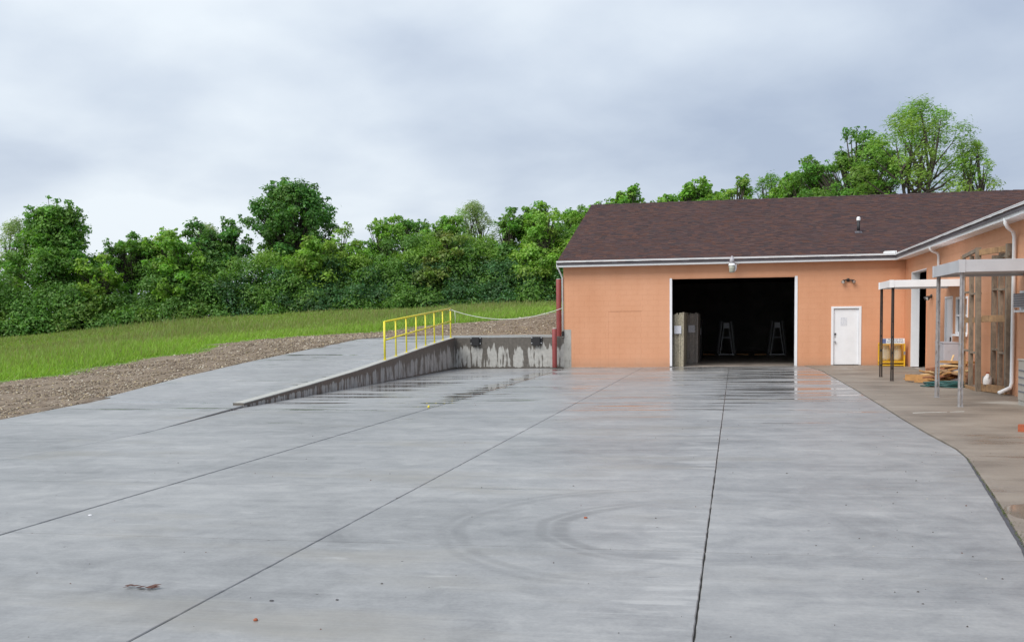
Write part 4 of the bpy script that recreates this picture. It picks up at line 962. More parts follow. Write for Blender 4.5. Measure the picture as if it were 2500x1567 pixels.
# ------------------------------------------------------------------ scrap boards
def make_boards():
    r = random.Random(12)
    fixed = [   # a, b, width, depth, material, label
        ((4.42, 28.75, 0.075), (5.05, 28.30, 0.08), 0.05, 0.17, 'board_tan', 'stout squared timber lying at the left end of the scrap pile'),
        ((4.62, 28.45, -0.015), (5.35, 27.85, -0.01), 0.12, 0.035, 'board_tan', 'thin splintered strip lying in front of the scrap lumber pile'),
        ((5.25, 28.6, 0.50), (5.78, 27.5, 0.52), 0.22, 0.06, 'board_tan', 'wide tan board lying across the top of the scrap pile'),
        ((5.15, 28.35, 0.22), (5.5, 27.95, 0.36), 0.07, 0.05, 'board_pale', 'short pale offcut sticking up in the middle of the scrap pile'),
        ((4.95, 29.2, 0.20), (5.35, 28.55, 0.24), 0.06, 0.045, 'board_pale', 'pale curled strip on the back of the scrap pile'),
        ((5.42, 28.1, 0.50), (5.52, 28.3, 0.68), 0.045, 0.02, 'board_pale', 'small splinter standing upright on top of the scrap pile'),
        ((5.05, 28.05, 0.05), (5.45, 27.75, 0.25), 0.09, 0.05, 'board_red', 'reddish board leaning on the front of the scrap pile'),
    ]
    for a, b, w, d, mt, lab in fixed:
        m = MB(); m.beam(a, b, w, d); tag(m.build('scrap_board', mt, bevel=0.003), lab, 'board', 'scrap boards in the pile')
    n = 0
    for lay in range(5):
        zc = 0.0 + lay*0.095
        for k in range(9 - lay):
            cx = r.uniform(4.75+0.14*lay, 5.62); cy = r.uniform(27.7, 29.2-0.12*lay); L = r.uniform(0.45, 1.05)*(1-0.06*lay); a = r.uniform(-1.35, 1.1) + (math.pi if r.random() < .5 else 0) - 0.5
            L = min(L, 2*(5.84-cx)/max(0.15, abs(math.cos(a))))
            ti = r.uniform(-0.22, 0.25); dv = Vector((math.cos(a)*L/2, math.sin(a)*L/2, ti*L/2)); c = Vector((cx, cy, zc + 0.03 + abs(ti)*L*0.4))
            m = MB(); w = r.uniform(0.06, 0.14); m.beam(c-dv, c+dv, w, r.uniform(0.025, 0.06), (0.12*r.uniform(-1, 1), 0.3*r.uniform(-1, 1), 1))
            mt = r.choice(['board_tan', 'board_tan', 'board_tan', 'board_red', 'board_pale', 'lumber_brown'])
            tag(m.build('scrap_board', mt, bevel=0.003), 'splintered scrap board heaped in the lumber pile beside the wing wall', 'board', 'scrap boards in the pile')
make_boards()

# ------------------------------------------------------------------ small things by the wing
def make_hose():
    r = random.Random(4); pts = []
    for k in range(260):
        a = k/260*2*math.pi*8; loop = k/260*8
        R = 0.42 + 0.06*math.sin(loop*2.3) + 0.02*math.sin(a*3)
        pts.append((5.05 + 0.05*math.sin(loop*1.7) + math.cos(a)*R*0.95, 26.75 + 0.08*math.cos(loop*2.1) + math.sin(a)*R, -0.02 + 0.012*loop + 0.012*math.sin(a*2+loop)))
    pts += [(4.85, 26.5, 0.02), (4.62, 26.62, -0.015), (4.48, 26.82, -0.02)]
    m = MB(); m.tube(pts, 0.0165, 7); tag(m.build('garden_hose', 'hose_green', smooth=True), 'coiled dark green garden hose on the concrete before the scrap pile', 'hose')
make_hose()

def make_jug():
    t = thing('jug', 'white plastic jug with a handle set inside the timber frame', 'jug', (5.58, 24.88, 0.13))
    m = MB(); m.lathe([(0.085, 0.0), (0.095, 0.02), (0.095, 0.10), (0.082, 0.16), (0.05, 0.21), (0.032, 0.225), (0.032, 0.25)], (0, 0, 0), 16); m.build('body', 'jug_plastic', t, smooth=True)
    m = MB(); m.lathe([(0.036, 0.25), (0.036, 0.28), (0.030, 0.285)], (0, 0, 0), 12); m.build('cap', 'brick_red', t)
    m = MB(); m.tube([(0.0, -0.03, 0.24), (0.0, -0.09, 0.235), (0.0, -0.10, 0.17), (0.0, -0.075, 0.13)], 0.013, 8); m.build('handle', 'jug_plastic', t, smooth=True)
make_jug()
# the jug stands on a short block of the frame's lower rail

def cabinet(name, label, cat, x0, x1, y0, y1, h, mat, lou, base=None):
    t = thing(name, label, cat, ((x0+x1)/2, (y0+y1)/2, -0.04)); ox, oy = (x0+x1)/2, (y0+y1)/2
    m = MB(); m.box(x0-ox, x1-ox, y0-oy, y1-oy, 0.09, h); m.build('case', mat, t, bevel=0.012)
    m = MB(); m.box(x0-ox-0.012, x1-ox+0.0, y0-oy-0.012, y1-oy+0.012, h+0.001, h+0.03); m.build('lid', mat, t, bevel=0.006)
    m = MB(); m.box(x0-ox+0.01, x1-ox-0.01, y0-oy+0.01, y1-oy-0.01, 0.0, 0.088); m.build('plinth', base or mat, t)
    for k in range(lou):
        z = 0.26 + k*(h-0.32)/max(1, lou)
        m = MB(); m.box(x0-ox-0.013, x0-ox-0.001, y0-oy+0.06, y1-oy-0.06, z, z+0.022); m.build('louvre', 'grey_grille', t)
        m = MB(); m.box(x0-ox+0.05, x1-ox-0.05, y0-oy-0.013, y0-oy-0.001, z, z+0.022); m.build('louvre', 'grey_grille', t)
cabinet('condenser_unit', 'beige metal condenser cabinet by the downspout at the right edge', 'cabinet', 5.36, 5.86, 20.75, 21.45, 0.86, 'beige_metal', 4, 'corner_concrete')
cabinet('utility_box', 'plain grey metal box standing before the wing entrance door', 'cabinet', 5.42, 5.80, 29.05, 30.25, 1.00, 'pale_grey_metal', 0)

# propane cage
def make_cage():
    x0, x1, y0, y1, zb = 5.00, 5.76, 37.75, 38.45, -0.04
    t = thing('propane_cage', 'yellow propane cylinder cage with a warning sign against the facade', 'cage', ((x0+x1)/2, (y0+y1)/2, zb)); ox, oy = (x0+x1)/2, (y0+y1)/2
    w, d, h = x1-x0, y1-y0, 0.80
    def bar(a, b, s=0.045): 
        m = MB(); m.beam(a, b, s, s); return m.build('frame_bar', 'cage_yellow', t)
    X = w/2; Y = d/2
    for sx in (-1, 1):
        for sy in (-1, 1): bar((sx*X, sy*Y, 0), (sx*X, sy*Y, h))
        for z in (0.04, 0.14, h-0.03): bar((sx*X, -Y, z), (sx*X, Y, z), 0.035)
    for sy in (-1, 1):
        for z in (0.04, 0.14, h-0.03): bar((-X, sy*Y, z), (X, sy*Y, z), 0.042)
    m = MB(); m.box(-X+0.02, X-0.02, -Y+0.02, Y-0.02, 0.165, 0.18); m.build('shelf', 'cage_yellow', t)
    m = MB(); m.box(-X, X, -Y, Y, h+0.001, h+0.02); m.build('roof_plate', 'cage_yellow', t)
    # wire mesh front and sides
    m = MB()
    for k in range(1, 15): m.beam((-X+w*k/15, -Y, 0.16), (-X+w*k/15, -Y, h-0.05), 0.004, 0.004)
    for k in range(1, 12): m.beam((-X, -Y, 0.16+(h-0.2)*k/12), (X, -Y, 0.16+(h-0.2)*k/12), 0.004, 0.004)
    for sx in (-1, 1):
        for k in range(1, 12): m.beam((sx*X, -Y+d*k/12, 0.16), (sx*X, -Y+d*k/12, h-0.05), 0.004, 0.004)
    m.build('wire_mesh', 'cage_yellow', t)
    m = MB(); m.box(X-0.03, X+0.03, -Y-0.03, -Y-0.024, 0.40, 0.52); m.build('latch', 'steel', t)
    # sign
    m = MB(); m.box(-X+0.03, X-0.0, -Y-0.03, -Y-0.018, h-0.01, h+0.17); sg = m.build('warning_sign', 'white_paint', t)
    m = MB(); m.box(-X+0.035, -X+0.145, -Y-0.033, -Y-0.0305, h-0.0, h+0.16); m.build('blue_panel', 'blue_ink', sg)
    for txt, z, s in (('PROPANE GAS', h+0.105, 0.075), ('NO SMOKING', h+0.02, 0.085)):
        cu = bpy.data.curves.new('lettering', 'FONT'); cu.body = txt; cu.size = s; cu.align_x = 'CENTER'; cu.extrude = 0.001
        tmp = bpy.data.objects.new('lettering_source', cu); COL.objects.link(tmp)
        dg = bpy.context.evaluated_depsgraph_get(); me = bpy.data.meshes.new_from_object(tmp.evaluated_get(dg)); bpy.data.objects.remove(tmp)
        me.materials.clear(); me.materials.append(MAT['black_ink']); me.name = 'lettering'
        o = bpy.data.objects.new('lettering', me); COL.objects.link(o); o.parent = sg; o.location = (0.07, -Y-0.032, z); o.rotation_euler = (math.pi/2, 0, 0)
    for k, cx in enumerate((-0.18, 0.19)):
        c = thing('gas_cylinder', ['white gas cylinder on the left inside the yellow cage', 'white gas cylinder on the right inside the yellow cage'][k], 'gas cylinder', (ox+cx, oy-0.05, zb+0.181), 'cylinders in the cage')
        m = MB(); m.lathe([(0.09, 0.0), (0.12, 0.03), (0.145, 0.07), (0.15, 0.12), (0.15, 0.34), (0.14, 0.40), (0.10, 0.445), (0.05, 0.46)], (0, 0, 0), 18); m.build('tank', 'tank_white', c, smooth=True)
        m = MB(); m.lathe([(0.105, 0.43), (0.108, 0.50), (0.108, 0.545), (0.098, 0.545)], (0, 0, 0), 18); m.build('collar', 'tank_white', c)
        m = MB(); m.lathe([(0.02, 0.46), (0.022, 0.52)], (0, 0, 0), 8); m.build('valve', 'steel', c)
make_cage()

# offcut at the frame's right edge, paint line, debris
m = MB(); m.beam((4.13, 16.45, 0.015), (4.75, 16.15, 0.015), 0.10, 0.11); tag(m.build('timber_offcut', 'brick_red', bevel=0.004), 'reddish-brown timber block on the apron at the right edge', 'timber')
m = MB(); r = random.Random(5); prev = None; up = []; lo = []
for k in range(19):
    u = k/18; x = 3.11+u*0.94; y = 19.38+u*0.41+0.03*math.sin(u*5)+r.uniform(-.006, .006); w = 0.020+0.012*r.random()
    up.append((x, y+w, 0)); lo.append((x, y-w, 0))
for k in range(18):
    if k in (12,): continue
    def az(p): return (p[0], p[1], -0.04+0.004*math.sin(p[1]*1.3)+0.004)
    m.quad(az(lo[k]), az(lo[k+1]), az(up[k+1]), az(up[k]))
tag(m.build('painted_line', 'chalk'), 'short ragged white paint line on the brown apron', 'paint mark')

def rock(name, loc, sx, sy, sz, mat, label, cat, seed):
    r = random.Random(seed); bm = bmesh.new(); bmesh.ops.create_icosphere(bm, subdivisions=2, radius=1.0)
    for v in bm.verts:
        k = 1+0.22*math.sin(3*v.co.x+seed)*math.cos(2.3*v.co.y)+r.uniform(-.07, .07); v.co = Vector((v.co.x*sx*k, v.co.y*sy*k, max(v.co.z*sz*k, -sz*0.55)+sz*0.55))
    me = bpy.data.meshes.new(name); bm.to_mesh(me); bm.free(); me.materials.append(MAT[mat]); o = link(name, me, smooth=True); o.location = loc; tag(o, label, cat)
rock('stone', (-2.83, 5.62, yz(-2.83)), 0.016, 0.012, 0.010, 'brick_red', 'small reddish brick chip lying near the front of the yard', 'stone', 1)
rock('stone', (-2.93, 6.05, yz(-2.93)), 0.018, 0.011, 0.005, 'pebble_dark', 'flat dark grey pebble behind the reddish brick chip', 'stone', 2)
rock('stone', (-2.51, 6.13, yz(-2.51)), 0.011, 0.008, 0.005, 'pebble_dark', 'tiny dark pebble right of the flat grey pebble', 'stone', 3)
rock('stone', (-1.31, 9.05, yz(-1.31)), 0.015, 0.011, 0.010, 'brick_red', 'small brown stone beside the curved tyre mark', 'stone', 4)
rock('cap', (-6.36, 20.8, yz(-6.36)), 0.024, 0.022, 0.036, 'yellow_plastic', 'small yellow plastic cap standing in the puddle by the joint', 'cap', 6)
rock('paper_scrap', (-6.05, 8.65, yz(-6.05)), 0.026, 0.014, 0.006, 'white_paint', 'scrap of white paper beside the long left joint', 'paper', 7)
def leaf_litter():
    r = random.Random(3); t = thing('leaf_clump', 'clump of reddish brown dead leaves on the left foreground slab', 'leaves', (-3.98, 6.21, yz(-3.98)))
    for k in range(9):
        m = MB(); a = r.uniform(-0.5, 0.5); c = Vector((r.uniform(-0.10, 0.12), r.uniform(-0.03, 0.03), 0.008+0.006*k*0.3)); L = r.uniform(0.03, 0.06); W = L*0.35
        d = Vector((math.cos(a), math.sin(a), r.uniform(-.1, .25))); s = Vector((-math.sin(a), math.cos(a), 0.25*r.uniform(-1, 1)))
        m.poly([c-d*L, c-s*W, c+d*L, c+s*W]); m.poly([c-d*L+Vector((0,0,.001)), c+s*W+Vector((0,0,.001)), c+d*L+Vector((0,0,.001)), c-s*W+Vector((0,0,.001))]); m.build('dead_leaf', 'dry_leaf', t)
leaf_litter()

# ------------------------------------------------------------------ inside the garage opening
def stone_bundle(label, x0, x1, y0, y1, h, mats, seed, stick=True, n=7):
    r = random.Random(seed); t = thing('stone_slab_bundle', label, 'stone slabs', ((x0+x1)/2, (y0+y1)/2, -0.105), 'bundles of stone slabs inside the garage'); ox, oy = (x0+x1)/2, (y0+y1)/2
    w = (x1-x0)/n
    for k in range(n):
        a = x0+k*w-ox; m = MB(); hh = h+r.uniform(-.05, .05); yo = r.uniform(-0.04, 0.05)
        m.hexa([(a+0.002, y0-oy+yo, 0.0), (a+w-0.002, y0-oy+yo, 0.0), (a+w-0.002, y1-oy, 0.0), (a+0.002, y1-oy, 0.0),
                (a+0.022, y0-oy+yo+r.uniform(-.02, .02), hh), (a+w+0.018, y0-oy+yo, hh), (a+w+0.018, y1-oy, hh), (a+0.022, y1-oy, hh)])
        m.build('slab', mats[k % len(mats)], t, bevel=0.006)
    if stick:
        m = MB(); m.box(-0.14, 0.12, y0-oy-0.075, y0-oy-0.07, h*0.62, h*0.62+0.30); m.build('label_sheet', 'label_film', t)
stone_bundle('front bundle of rough brown stone slabs just inside the left jamb', -2.295, -1.90, 39.05, 42.0, 2.0, ['granite'], 1)
stone_bundle('second bundle of greyer stone slabs behind the front bundle', -1.95, -1.48, 42.1, 45.0, 2.0, ['granite_grey'], 2)
stone_bundle('dark stone slab bundle with a pale top sheet deeper inside', -1.72, -1.46, 46.0, 48.6, 1.75, ['dark_stone'], 3)
def a_frame(cx, cy, label):
    t = thing('a_frame_rack', label, 'rack', (cx, cy, -0.105), 'steel A-frame racks in the dark garage')
    for s in (-1, 1):
        m = MB(); m.beam((s*0.30, 0, 0.05), (s*0.11, 0, 1.42), 0.045, 0.045, (0, 1, 0)); m.build('leg', 'galvanised', t)
        m = MB(); m.beam((s*0.34, -0.1, 0.03), (s*0.34, 2.4, 0.03), 0.07, 0.06); m.build('foot', 'galvanised', t)
        m = MB(); m.beam((s*0.46, 0.1, 0.06), (s*0.30, 0.1, 1.72), 0.18, 0.01, (1, 0, 0)); m.prism([(s*0.36, 0.15, 0.08), (s*0.44, 0.15, 0.08), (s*0.26, 0.15, 1.65), (s*0.18, 0.15, 1.65)], (0, 2.2, 0)); m.build('leaning_slab', 'dark_stone', t)
    m = MB(); m.beam((-0.36, 0, 0.04), (0.36, 0, 0.04), 0.06, 0.06); m.build('crossbar', 'galvanised', t)
    m = MB(); m.beam((-0.20, 0, 0.86), (0.20, 0, 0.86), 0.05, 0.05); m.build('crossbar', 'galvanised', t)
    m = MB(); m.box(-0.13, 0.13, -0.06, 0.0, 1.32, 1.58); m.build('end_sheet', 'label_film', t)
a_frame(-0.42, 51.2, 'pale steel A-frame rack near the middle of the dark garage'); a_frame(1.98, 51.0, 'pale steel A-frame rack towards the right of the dark garage')
for k, (x, lab) in enumerate(((-1.25, 'plank on the garage floor left of the middle rack'), (0.35, 'plank on the garage floor right of the middle rack'), (1.2, 'plank on the garage floor left of the right rack'))):
    m = MB(); m.box(x-0.28, x+0.28, 51.0, 51.2, -0.10, -0.02); tag(m.build('plank', 'board_tan', bevel=0.004), lab, 'plank', 'planks on the garage floor')

# ------------------------------------------------------------------ foliage
def leaf_quads(C, N, size, tint, rs, aspect=0.62, axis=None):
    """rhombic, slightly folded leaves: centres C, facing N"""
    n = len(C)
    N = N/np.maximum(np.linalg.norm(N, axis=1, keepdims=True), 1e-6)
    R = rs.normal(size=(n, 3)) if axis is None else axis + rs.normal(size=(n, 3))*0.45
    U = R - N*(R*N).sum(1, keepdims=True); U /= np.maximum(np.linalg.norm(U, axis=1, keepdims=True), 1e-6)
    W = np.cross(N, U); s = size[:, None]
    fold = N*s*0.12
    V = np.stack([C-U*s, C-W*s*aspect+fold, C+U*s, C+W*s*aspect+fold], 1).reshape(-1, 3)
    F = np.arange(4*n).reshape(n, 4)
    return V, F, np.repeat(tint, 4, axis=0)

def lobe_leaves(c, r, n, size, col, rs, flat=0.75, lean=None):
    d = rs.normal(size=(n, 3)); d /= np.linalg.norm(d, axis=1, keepdims=True)
    d[:, 2] = np.where((d[:, 2] < -0.25) & (rs.rand(n) < 0.6), -d[:, 2], d[:, 2])
    rad = (1-np.abs(rs.normal(size=n))*0.26)*(0.84+0.34*np.sin(d[:,0]*5+c[0]*3)*np.sin(d[:,1]*4.3+c[1])*np.cos(d[:,2]*4+c[2]*2) + 0.16)
    rad = np.clip(rad + (rs.rand(n) < 0.16)*rs.rand(n)*0.45, 0.1, 1.6)
    P = c + d*rad[:, None]*np.array([r, r, r*flat])
    N = d*0.75 + np.array([0, 0, 0.55]) + rs.normal(size=(n, 3))*0.55
    t = col[None, :]*(0.72 + 0.56*rs.rand(n, 1))*np.array([1, 1, 1]) + rs.normal(size=(n, 3))*np.array([0.008, 0.006, 0.003])
    return P, N, size*(0.55+0.9*rs.rand(n)), np.clip(t*1.22, 0.004, 1)

def make_tree(name, label, x, y, h, R, style, col, seed, base=0.28, group='trees in the row behind the field', leafs=1.0):
    rs = np.random.RandomState(seed); r = random.Random(seed)
    z0 = float(terrain(x, y)[0])
    t = thing(name, label, 'tree', (x, y, z0), group)
    col = np.array(col); PV, PF, PT = [], [], []; off = 0
    wood = MB(); tr = 0.018*h+0.03; lsz = r.uniform(0.82, 1.35)
    lean = np.array([r.uniform(-.04, .04), r.uniform(-.03, .03)])*h
    def trunk(u): return np.array([lean[0]*u*u, lean[1]*u*u, -0.2 + u*(h*0.86+0.2)])
    lobes = []; stepped = style == 'stepped'
    if style == 'round':
        n = 56
        for k in range(n):
            u = base + (1-base)*((k+0.5)/n)**0.85
            pr = math.sin(math.pi*min(1, 0.20+0.80*((u-base)/(1-base))))**0.65
            a = k*2.4+r.uniform(-.4, .4); rr = pr*R*r.uniform(0.40, 0.95); lr = R*r.uniform(0.18, 0.30)*(1.15-0.35*(u-base)/(1-base))
            lobes.append((np.array([math.cos(a)*rr, math.sin(a)*rr*0.9, u*h-lr*0.35]), lr))
        for k in range(6): lobes.append((np.array([r.uniform(-.3, .3)*R, r.uniform(-.3, .3)*R, h*r.uniform(0.80, 0.93)]), R*r.uniform(0.2, 0.28)))
    elif style in ('tiered', 'stepped'):                                 # broad maple-like crown, layered limbs
        n = 84
        for k in range(n):
            u = base + (0.97-base)*((k+0.5)/n)**0.8
            q = (u-base)/(1-base)
            pr = (0.92+0.10*math.sin(q*13))*(math.sqrt(max(0.02, 1-((q-0.35)/0.66)**2)) if q > 0.35 else 1.0); pr *= (0.62 if q > 0.5 else 1.0) if stepped else 1.0
            a = k*2.4+r.uniform(-.3, .3); rr = pr*R*r.uniform(0.35, 1.0); lr = R*r.uniform(0.12, 0.22)
            lobes.append((np.array([math.cos(a)*rr, math.sin(a)*rr, u*h-lr*0.4]), lr))
    elif style == 'lumpy':
        nl = 5
        for j in range(nl):
            a = j*2.4+r.uniform(0, 1); cu = r.uniform(base+0.25, 0.90) if j else 0.90; cr = R*(0.60 if j else 0.15)*r.uniform(0.6, 1.1); cc = np.array([math.cos(a)*cr, math.sin(a)*cr*0.8, cu*h-R*0.25]); br = R*r.uniform(0.40, 0.55)
            for k in range(13):
                d = rs.normal(size=3); d /= np.linalg.norm(d); lobes.append((cc+d*br*r.uniform(.35, 1.05), br*r.uniform(0.24, 0.42)))
        for k in range(10): a = r.uniform(0, 6.28); lobes.append((np.array([math.cos(a)*R*0.9*r.random(), math.sin(a)*R*0.9*r.random(), h*r.uniform(base, 0.6)]), R*r.uniform(0.25, 0.4)))
    else:                                                   # feathery, wind-blown, see-through
        n = 46
        for k in range(n):
            u = base + (1-base)*((k+0.5)/n)**0.75
            q = (u-base)/(1-base); pr = math.sin(math.pi*min(0.97, 0.16+0.80*q))**0.7
            a = k*2.4+r.uniform(-.5, .5); rr = pr*R*r.uniform(0.25, 0.98); lr = R*r.uniform(0.15, 0.26)
            lobes.append((np.array([math.cos(a)*rr, math.sin(a)*rr, u*h-lr*0.3]), lr))
    feathery = style == 'feathery'
    if not feathery:                                        # loose sprays standing out of the crown
        for c, lr in list(lobes):
            for q in range(2):
                d = rs.normal(size=3); d[2] = abs(d[2])*0.8+0.15; d /= np.linalg.norm(d)
                if r.random() < 0.75: lobes.append((c+d*lr*r.uniform(1.05, 1.45), lr*r.uniform(0.22, 0.42)))
    tops = []
    if feathery:
        for k in range(5):
            a = k*1.3+r.random(); e = np.array([math.cos(a)*R*0.35, math.sin(a)*R*0.35, h*0.80]); b = trunk(0.06+0.05*k)
            p = [b, b*0.55+e*0.45+np.array([0, 0, h*0.03]), e]; wood.tube(p, [tr*0.8, tr*0.5, tr*0.15], 6, False); tops.append(e)
    else:
        wood.tube([trunk(u) for u in (0, 0.2, 0.45, 0.7, 0.9)], [tr*1.25, tr, tr*0.75, tr*0.45, tr*0.15], 7, False)
    for i, (c, lr) in enumerate(lobes):
        u = max(0.12, min(0.82, (c[2]/h)*0.72)); b = trunk(u)
        if feathery and tops: e = tops[i % 5]; s = min(0.9, max(0.25, c[2]/h*0.8)); b0 = trunk(0.06+0.05*(i % 5)); b = b0*(1-s)+e*s + np.array([0, 0, h*0.03])*(4*s*(1-s))
        md = b*0.5+c*0.5 + np.array([0, 0, -0.04*h*0.5])
        wood.tube([b, md, c], [tr*0.42, tr*0.27, tr*0.08], 4, False)
        if feathery:
            size = 0.105; dens = 66*leafs
        else:
            size = 0.105*lsz; dens = 78*leafs/lsz**1.6
        n = int(dens*(lr*lr*12.0)/(1.0)*0.72)
        lc = col*r.uniform(0.85, 1.40)*np.array([r.uniform(0.88, 1.15), 1, r.uniform(0.8, 1.1)])
        P, N, S, T = lobe_leaves(c, lr*1.12, n, size, lc, rs, 0.72 if not feathery else 0.85)
        V, F, T = leaf_quads(P, N, S, T, rs, 0.58 if not feathery else 0.30, None if not feathery else np.array([0.95, 0.1, 0.35]))
        PV.append(V); PF.append(F+off); PT.append(T); off += len(V)
    wood.build('trunk', 'bark', t)
    me = arr_mesh('crown', np.concatenate(PV), np.concatenate(PF), 'leaf', np.concatenate(PT)); link('crown', me, t)

G1 = (0.112, 0.228, 0.045); G2 = (0.082, 0.182, 0.045); G3 = (0.180, 0.300, 0.056); G4 = (0.215, 0.290, 0.125); G5 = (0.150, 0.285, 0.048)
TREES = [
 ('pale grey-green tree half hidden at the far left edge', -59.7, 76.5, 9.6, 2.6, 'feathery', G4, 0.30),
 ('big rounded tree with visible forked trunks at the far left', -53.0, 72.7, 10.1, 4.6, 'stepped', G1, 0.26),
 ('open low tree just right of the big left tree', -49.4, 77.6, 8.0, 2.6, 'lumpy', G1, 0.35),
 ('brighter open tree right of the low open one', -47.1, 79.0, 8.4, 2.5, 'lumpy', G3, 0.35),
 ('pale thin tree top left of the dark knobbly tree', -47.0, 86.0, 8.8, 2.2, 'feathery', G4, 0.4),
 ('dark knobbly tree just left of the tall maple', -42.7, 80.4, 8.5, 2.9, 'lumpy', G2, 0.35),
 ('tallest dark maple standing clear above the thicket', -37.8, 83.9, 11.6, 4.5, 'tiered', G2, 0.34),
 ('bushy bright tree right of the gap beside the maple', -30.7, 86.7, 8.4, 2.9, 'lumpy', G5, 0.30),
 ('narrow dark tree top right of the bushy bright tree', -28.3, 89.6, 8.7, 2.1, 'lumpy', G1, 0.35),
 ('pointed green tree left of the pale feathery one', -25.4, 88.4, 8.5, 2.4, 'lumpy', G5, 0.30),
 ('pale feathery see-through tree behind the yellow handrail', -23.3, 91.1, 9.3, 2.9, 'feathery', G4, 0.35),
 ('rounded green tree right of the pale feathery one', -20.2, 90.8, 8.9, 2.3, 'lumpy', G1, 0.30),
 ('tall narrow bright tree nearest the roof corner', -17.7, 91.3, 10.0, 2.2, 'lumpy', G5, 0.30),
 ('bushy tree directly beside the left roof edge', -14.3, 90.4, 9.1, 2.7, 'lumpy', G5, 0.30),
 ('small pointed tree top showing above the left roof end', -11.5, 89.3, 9.6, 2.2, 'lumpy', G5, 0.30),
 ('small round tree top standing alone above the ridge', -9.2, 89.5, 10.2, 2.1, 'lumpy', G5, 0.45),
 ('spreading tree top left of the middle of the ridge', -3.6, 83.9, 9.9, 2.9, 'lumpy', G5, 0.40),
 ('bushy tree top above the middle of the ridge', 0.2, 84.0, 9.8, 2.6, 'lumpy', G3, 0.40),
 ('sparse twiggy tree top behind the ridge', 2.6, 84.0, 9.5, 2.0, 'feathery', G1, 0.40),
 ('low round tree top left of the tall right group', 4.1, 81.9, 9.3, 2.0, 'round', G5, 0.40),
 ('medium dark tree stepping up to the tall right group', 5.6, 79.8, 10.5, 2.6, 'lumpy', G1, 0.35),
 ('large dense green tree beside the tallest feathery one', 8.3, 77.5, 12.0, 3.9, 'lumpy', G1, 0.30),
 ('tallest airy wind-blown tree with bare forked stems', 12.1, 75.0, 13.1, 4.0, 'feathery', G3, 0.32),
 ('small thin leaning tree at the right end of the row', 15.6, 74.4, 10.3, 1.9, 'feathery', G3, 0.40),
 ('yellow-green low tree filling the dip right of the big left tree', -48.9, 72.3, 5.6, 2.6, 'lumpy', G3, 0.15),
 ('light green rounded tree low between the open trees and the maple', -43.6, 75.5, 6.4, 3.0, 'lumpy', G5, 0.15),
 ('olive green bushy tree under the right side of the maple', -34.8, 80.0, 6.2, 3.0, 'lumpy', G3, 0.15),
 ('fresh yellow-green tree in the gap right of the maple', -32.6, 82.0, 6.6, 2.8, 'lumpy', G3, 0.15),
 ('brownish green bushy tree below the pale feathery one', -24.0, 84.0, 6.9, 3.0, 'lumpy', (0.165, 0.215, 0.058), 0.15),
 ('leafy light green tree low beside the roof corner', -15.6, 85.0, 7.6, 3.0, 'lumpy', G3, 0.15),
 ('green tree top between the lone round top and the ridge middle', -1.6, 86.5, 9.3, 2.4, 'lumpy', G1, 0.35),
]
for i, (lab, x, y, h, R, st, col, bs) in enumerate(TREES):
    make_tree('tree', lab, x, y, h, R, st, col, 100+i, bs)

def make_thicket():
    rs = np.random.RandomState(77); r = random.Random(77); PV, PF, PT = [], [], []; off = 0
    lx = [-100, -65, -53.3, -45.5, -39.5, -29.4, -22, -14, 0, 30]; ly = [38, 57, 66, 72, 75, 79.5, 81.5, 83, 84, 84]
    x = -72.0
    while x < 22.0:
        y0 = float(np.interp(x, lx, ly))
        vis = x < -3
        hmax = float(np.interp(x, [-72, -56, -50, -44, -38, -30, -20, -8, 22], [5.6, 5.2, 4.9, 5.0, 5.4, 6.4, 6.9, 7.2, 6.0]))
        hmax += -1.5 + 0.9*math.sin(x*0.42)+0.7*math.sin(x*1.13+1)
        for layer in range(6 if vis else 2):
            for dep in range(3 if layer < 3 else 2):
                z = [0.15, 0.9, 1.9, 3.0, 4.2, 5.5][layer] + r.uniform(-.4, .4)
                if z > hmax: continue
                rr = r.uniform(0.8, 1.65)*(1 if layer < 4 else 0.8)
                yy = y0 + dep*1.8 + layer*0.65 + r.uniform(-.7, .7); xx = x + r.uniform(-.8, .8)
                gz = float(terrain(xx, yy)[0])
                k = r.random()
                if layer <= 3 and -40 < xx < -8: col = np.array((0.068, 0.150, 0.056))*r.uniform(.75, 1.35) if k < 0.62 else np.array((0.125, 0.240, 0.050))
                elif layer >= 3: col = np.array((0.170, 0.290, 0.052)) if k < 0.55 else np.array((0.112, 0.220, 0.050))
                else: col = np.array((0.118, 0.232, 0.052))*r.uniform(.75, 1.3) if k < 0.6 else np.array((0.178, 0.280, 0.062))
                far_row = dep == 2
                n = int(510*rr*rr*(1.0, 0.6, 0.22)[dep]*(1 if vis else 0.4))
                P, N, S, T = lobe_leaves(np.array([xx, yy, gz+z]), rr, n, 0.108 if not far_row else 0.28, col, rs, 0.85)
                V, F, T = leaf_quads(P, N, S, T, rs, 0.5); PV.append(V); PF.append(F+off); PT.append(T); off += len(V)
        x += 1.1
    me = arr_mesh('thicket', np.concatenate(PV), np.concatenate(PF), 'leaf', np.concatenate(PT)); o = link('thicket', me)
    tag(o, 'dense green thicket of shrubs along the far edge of the field', 'shrubs', kind='stuff')
make_thicket()

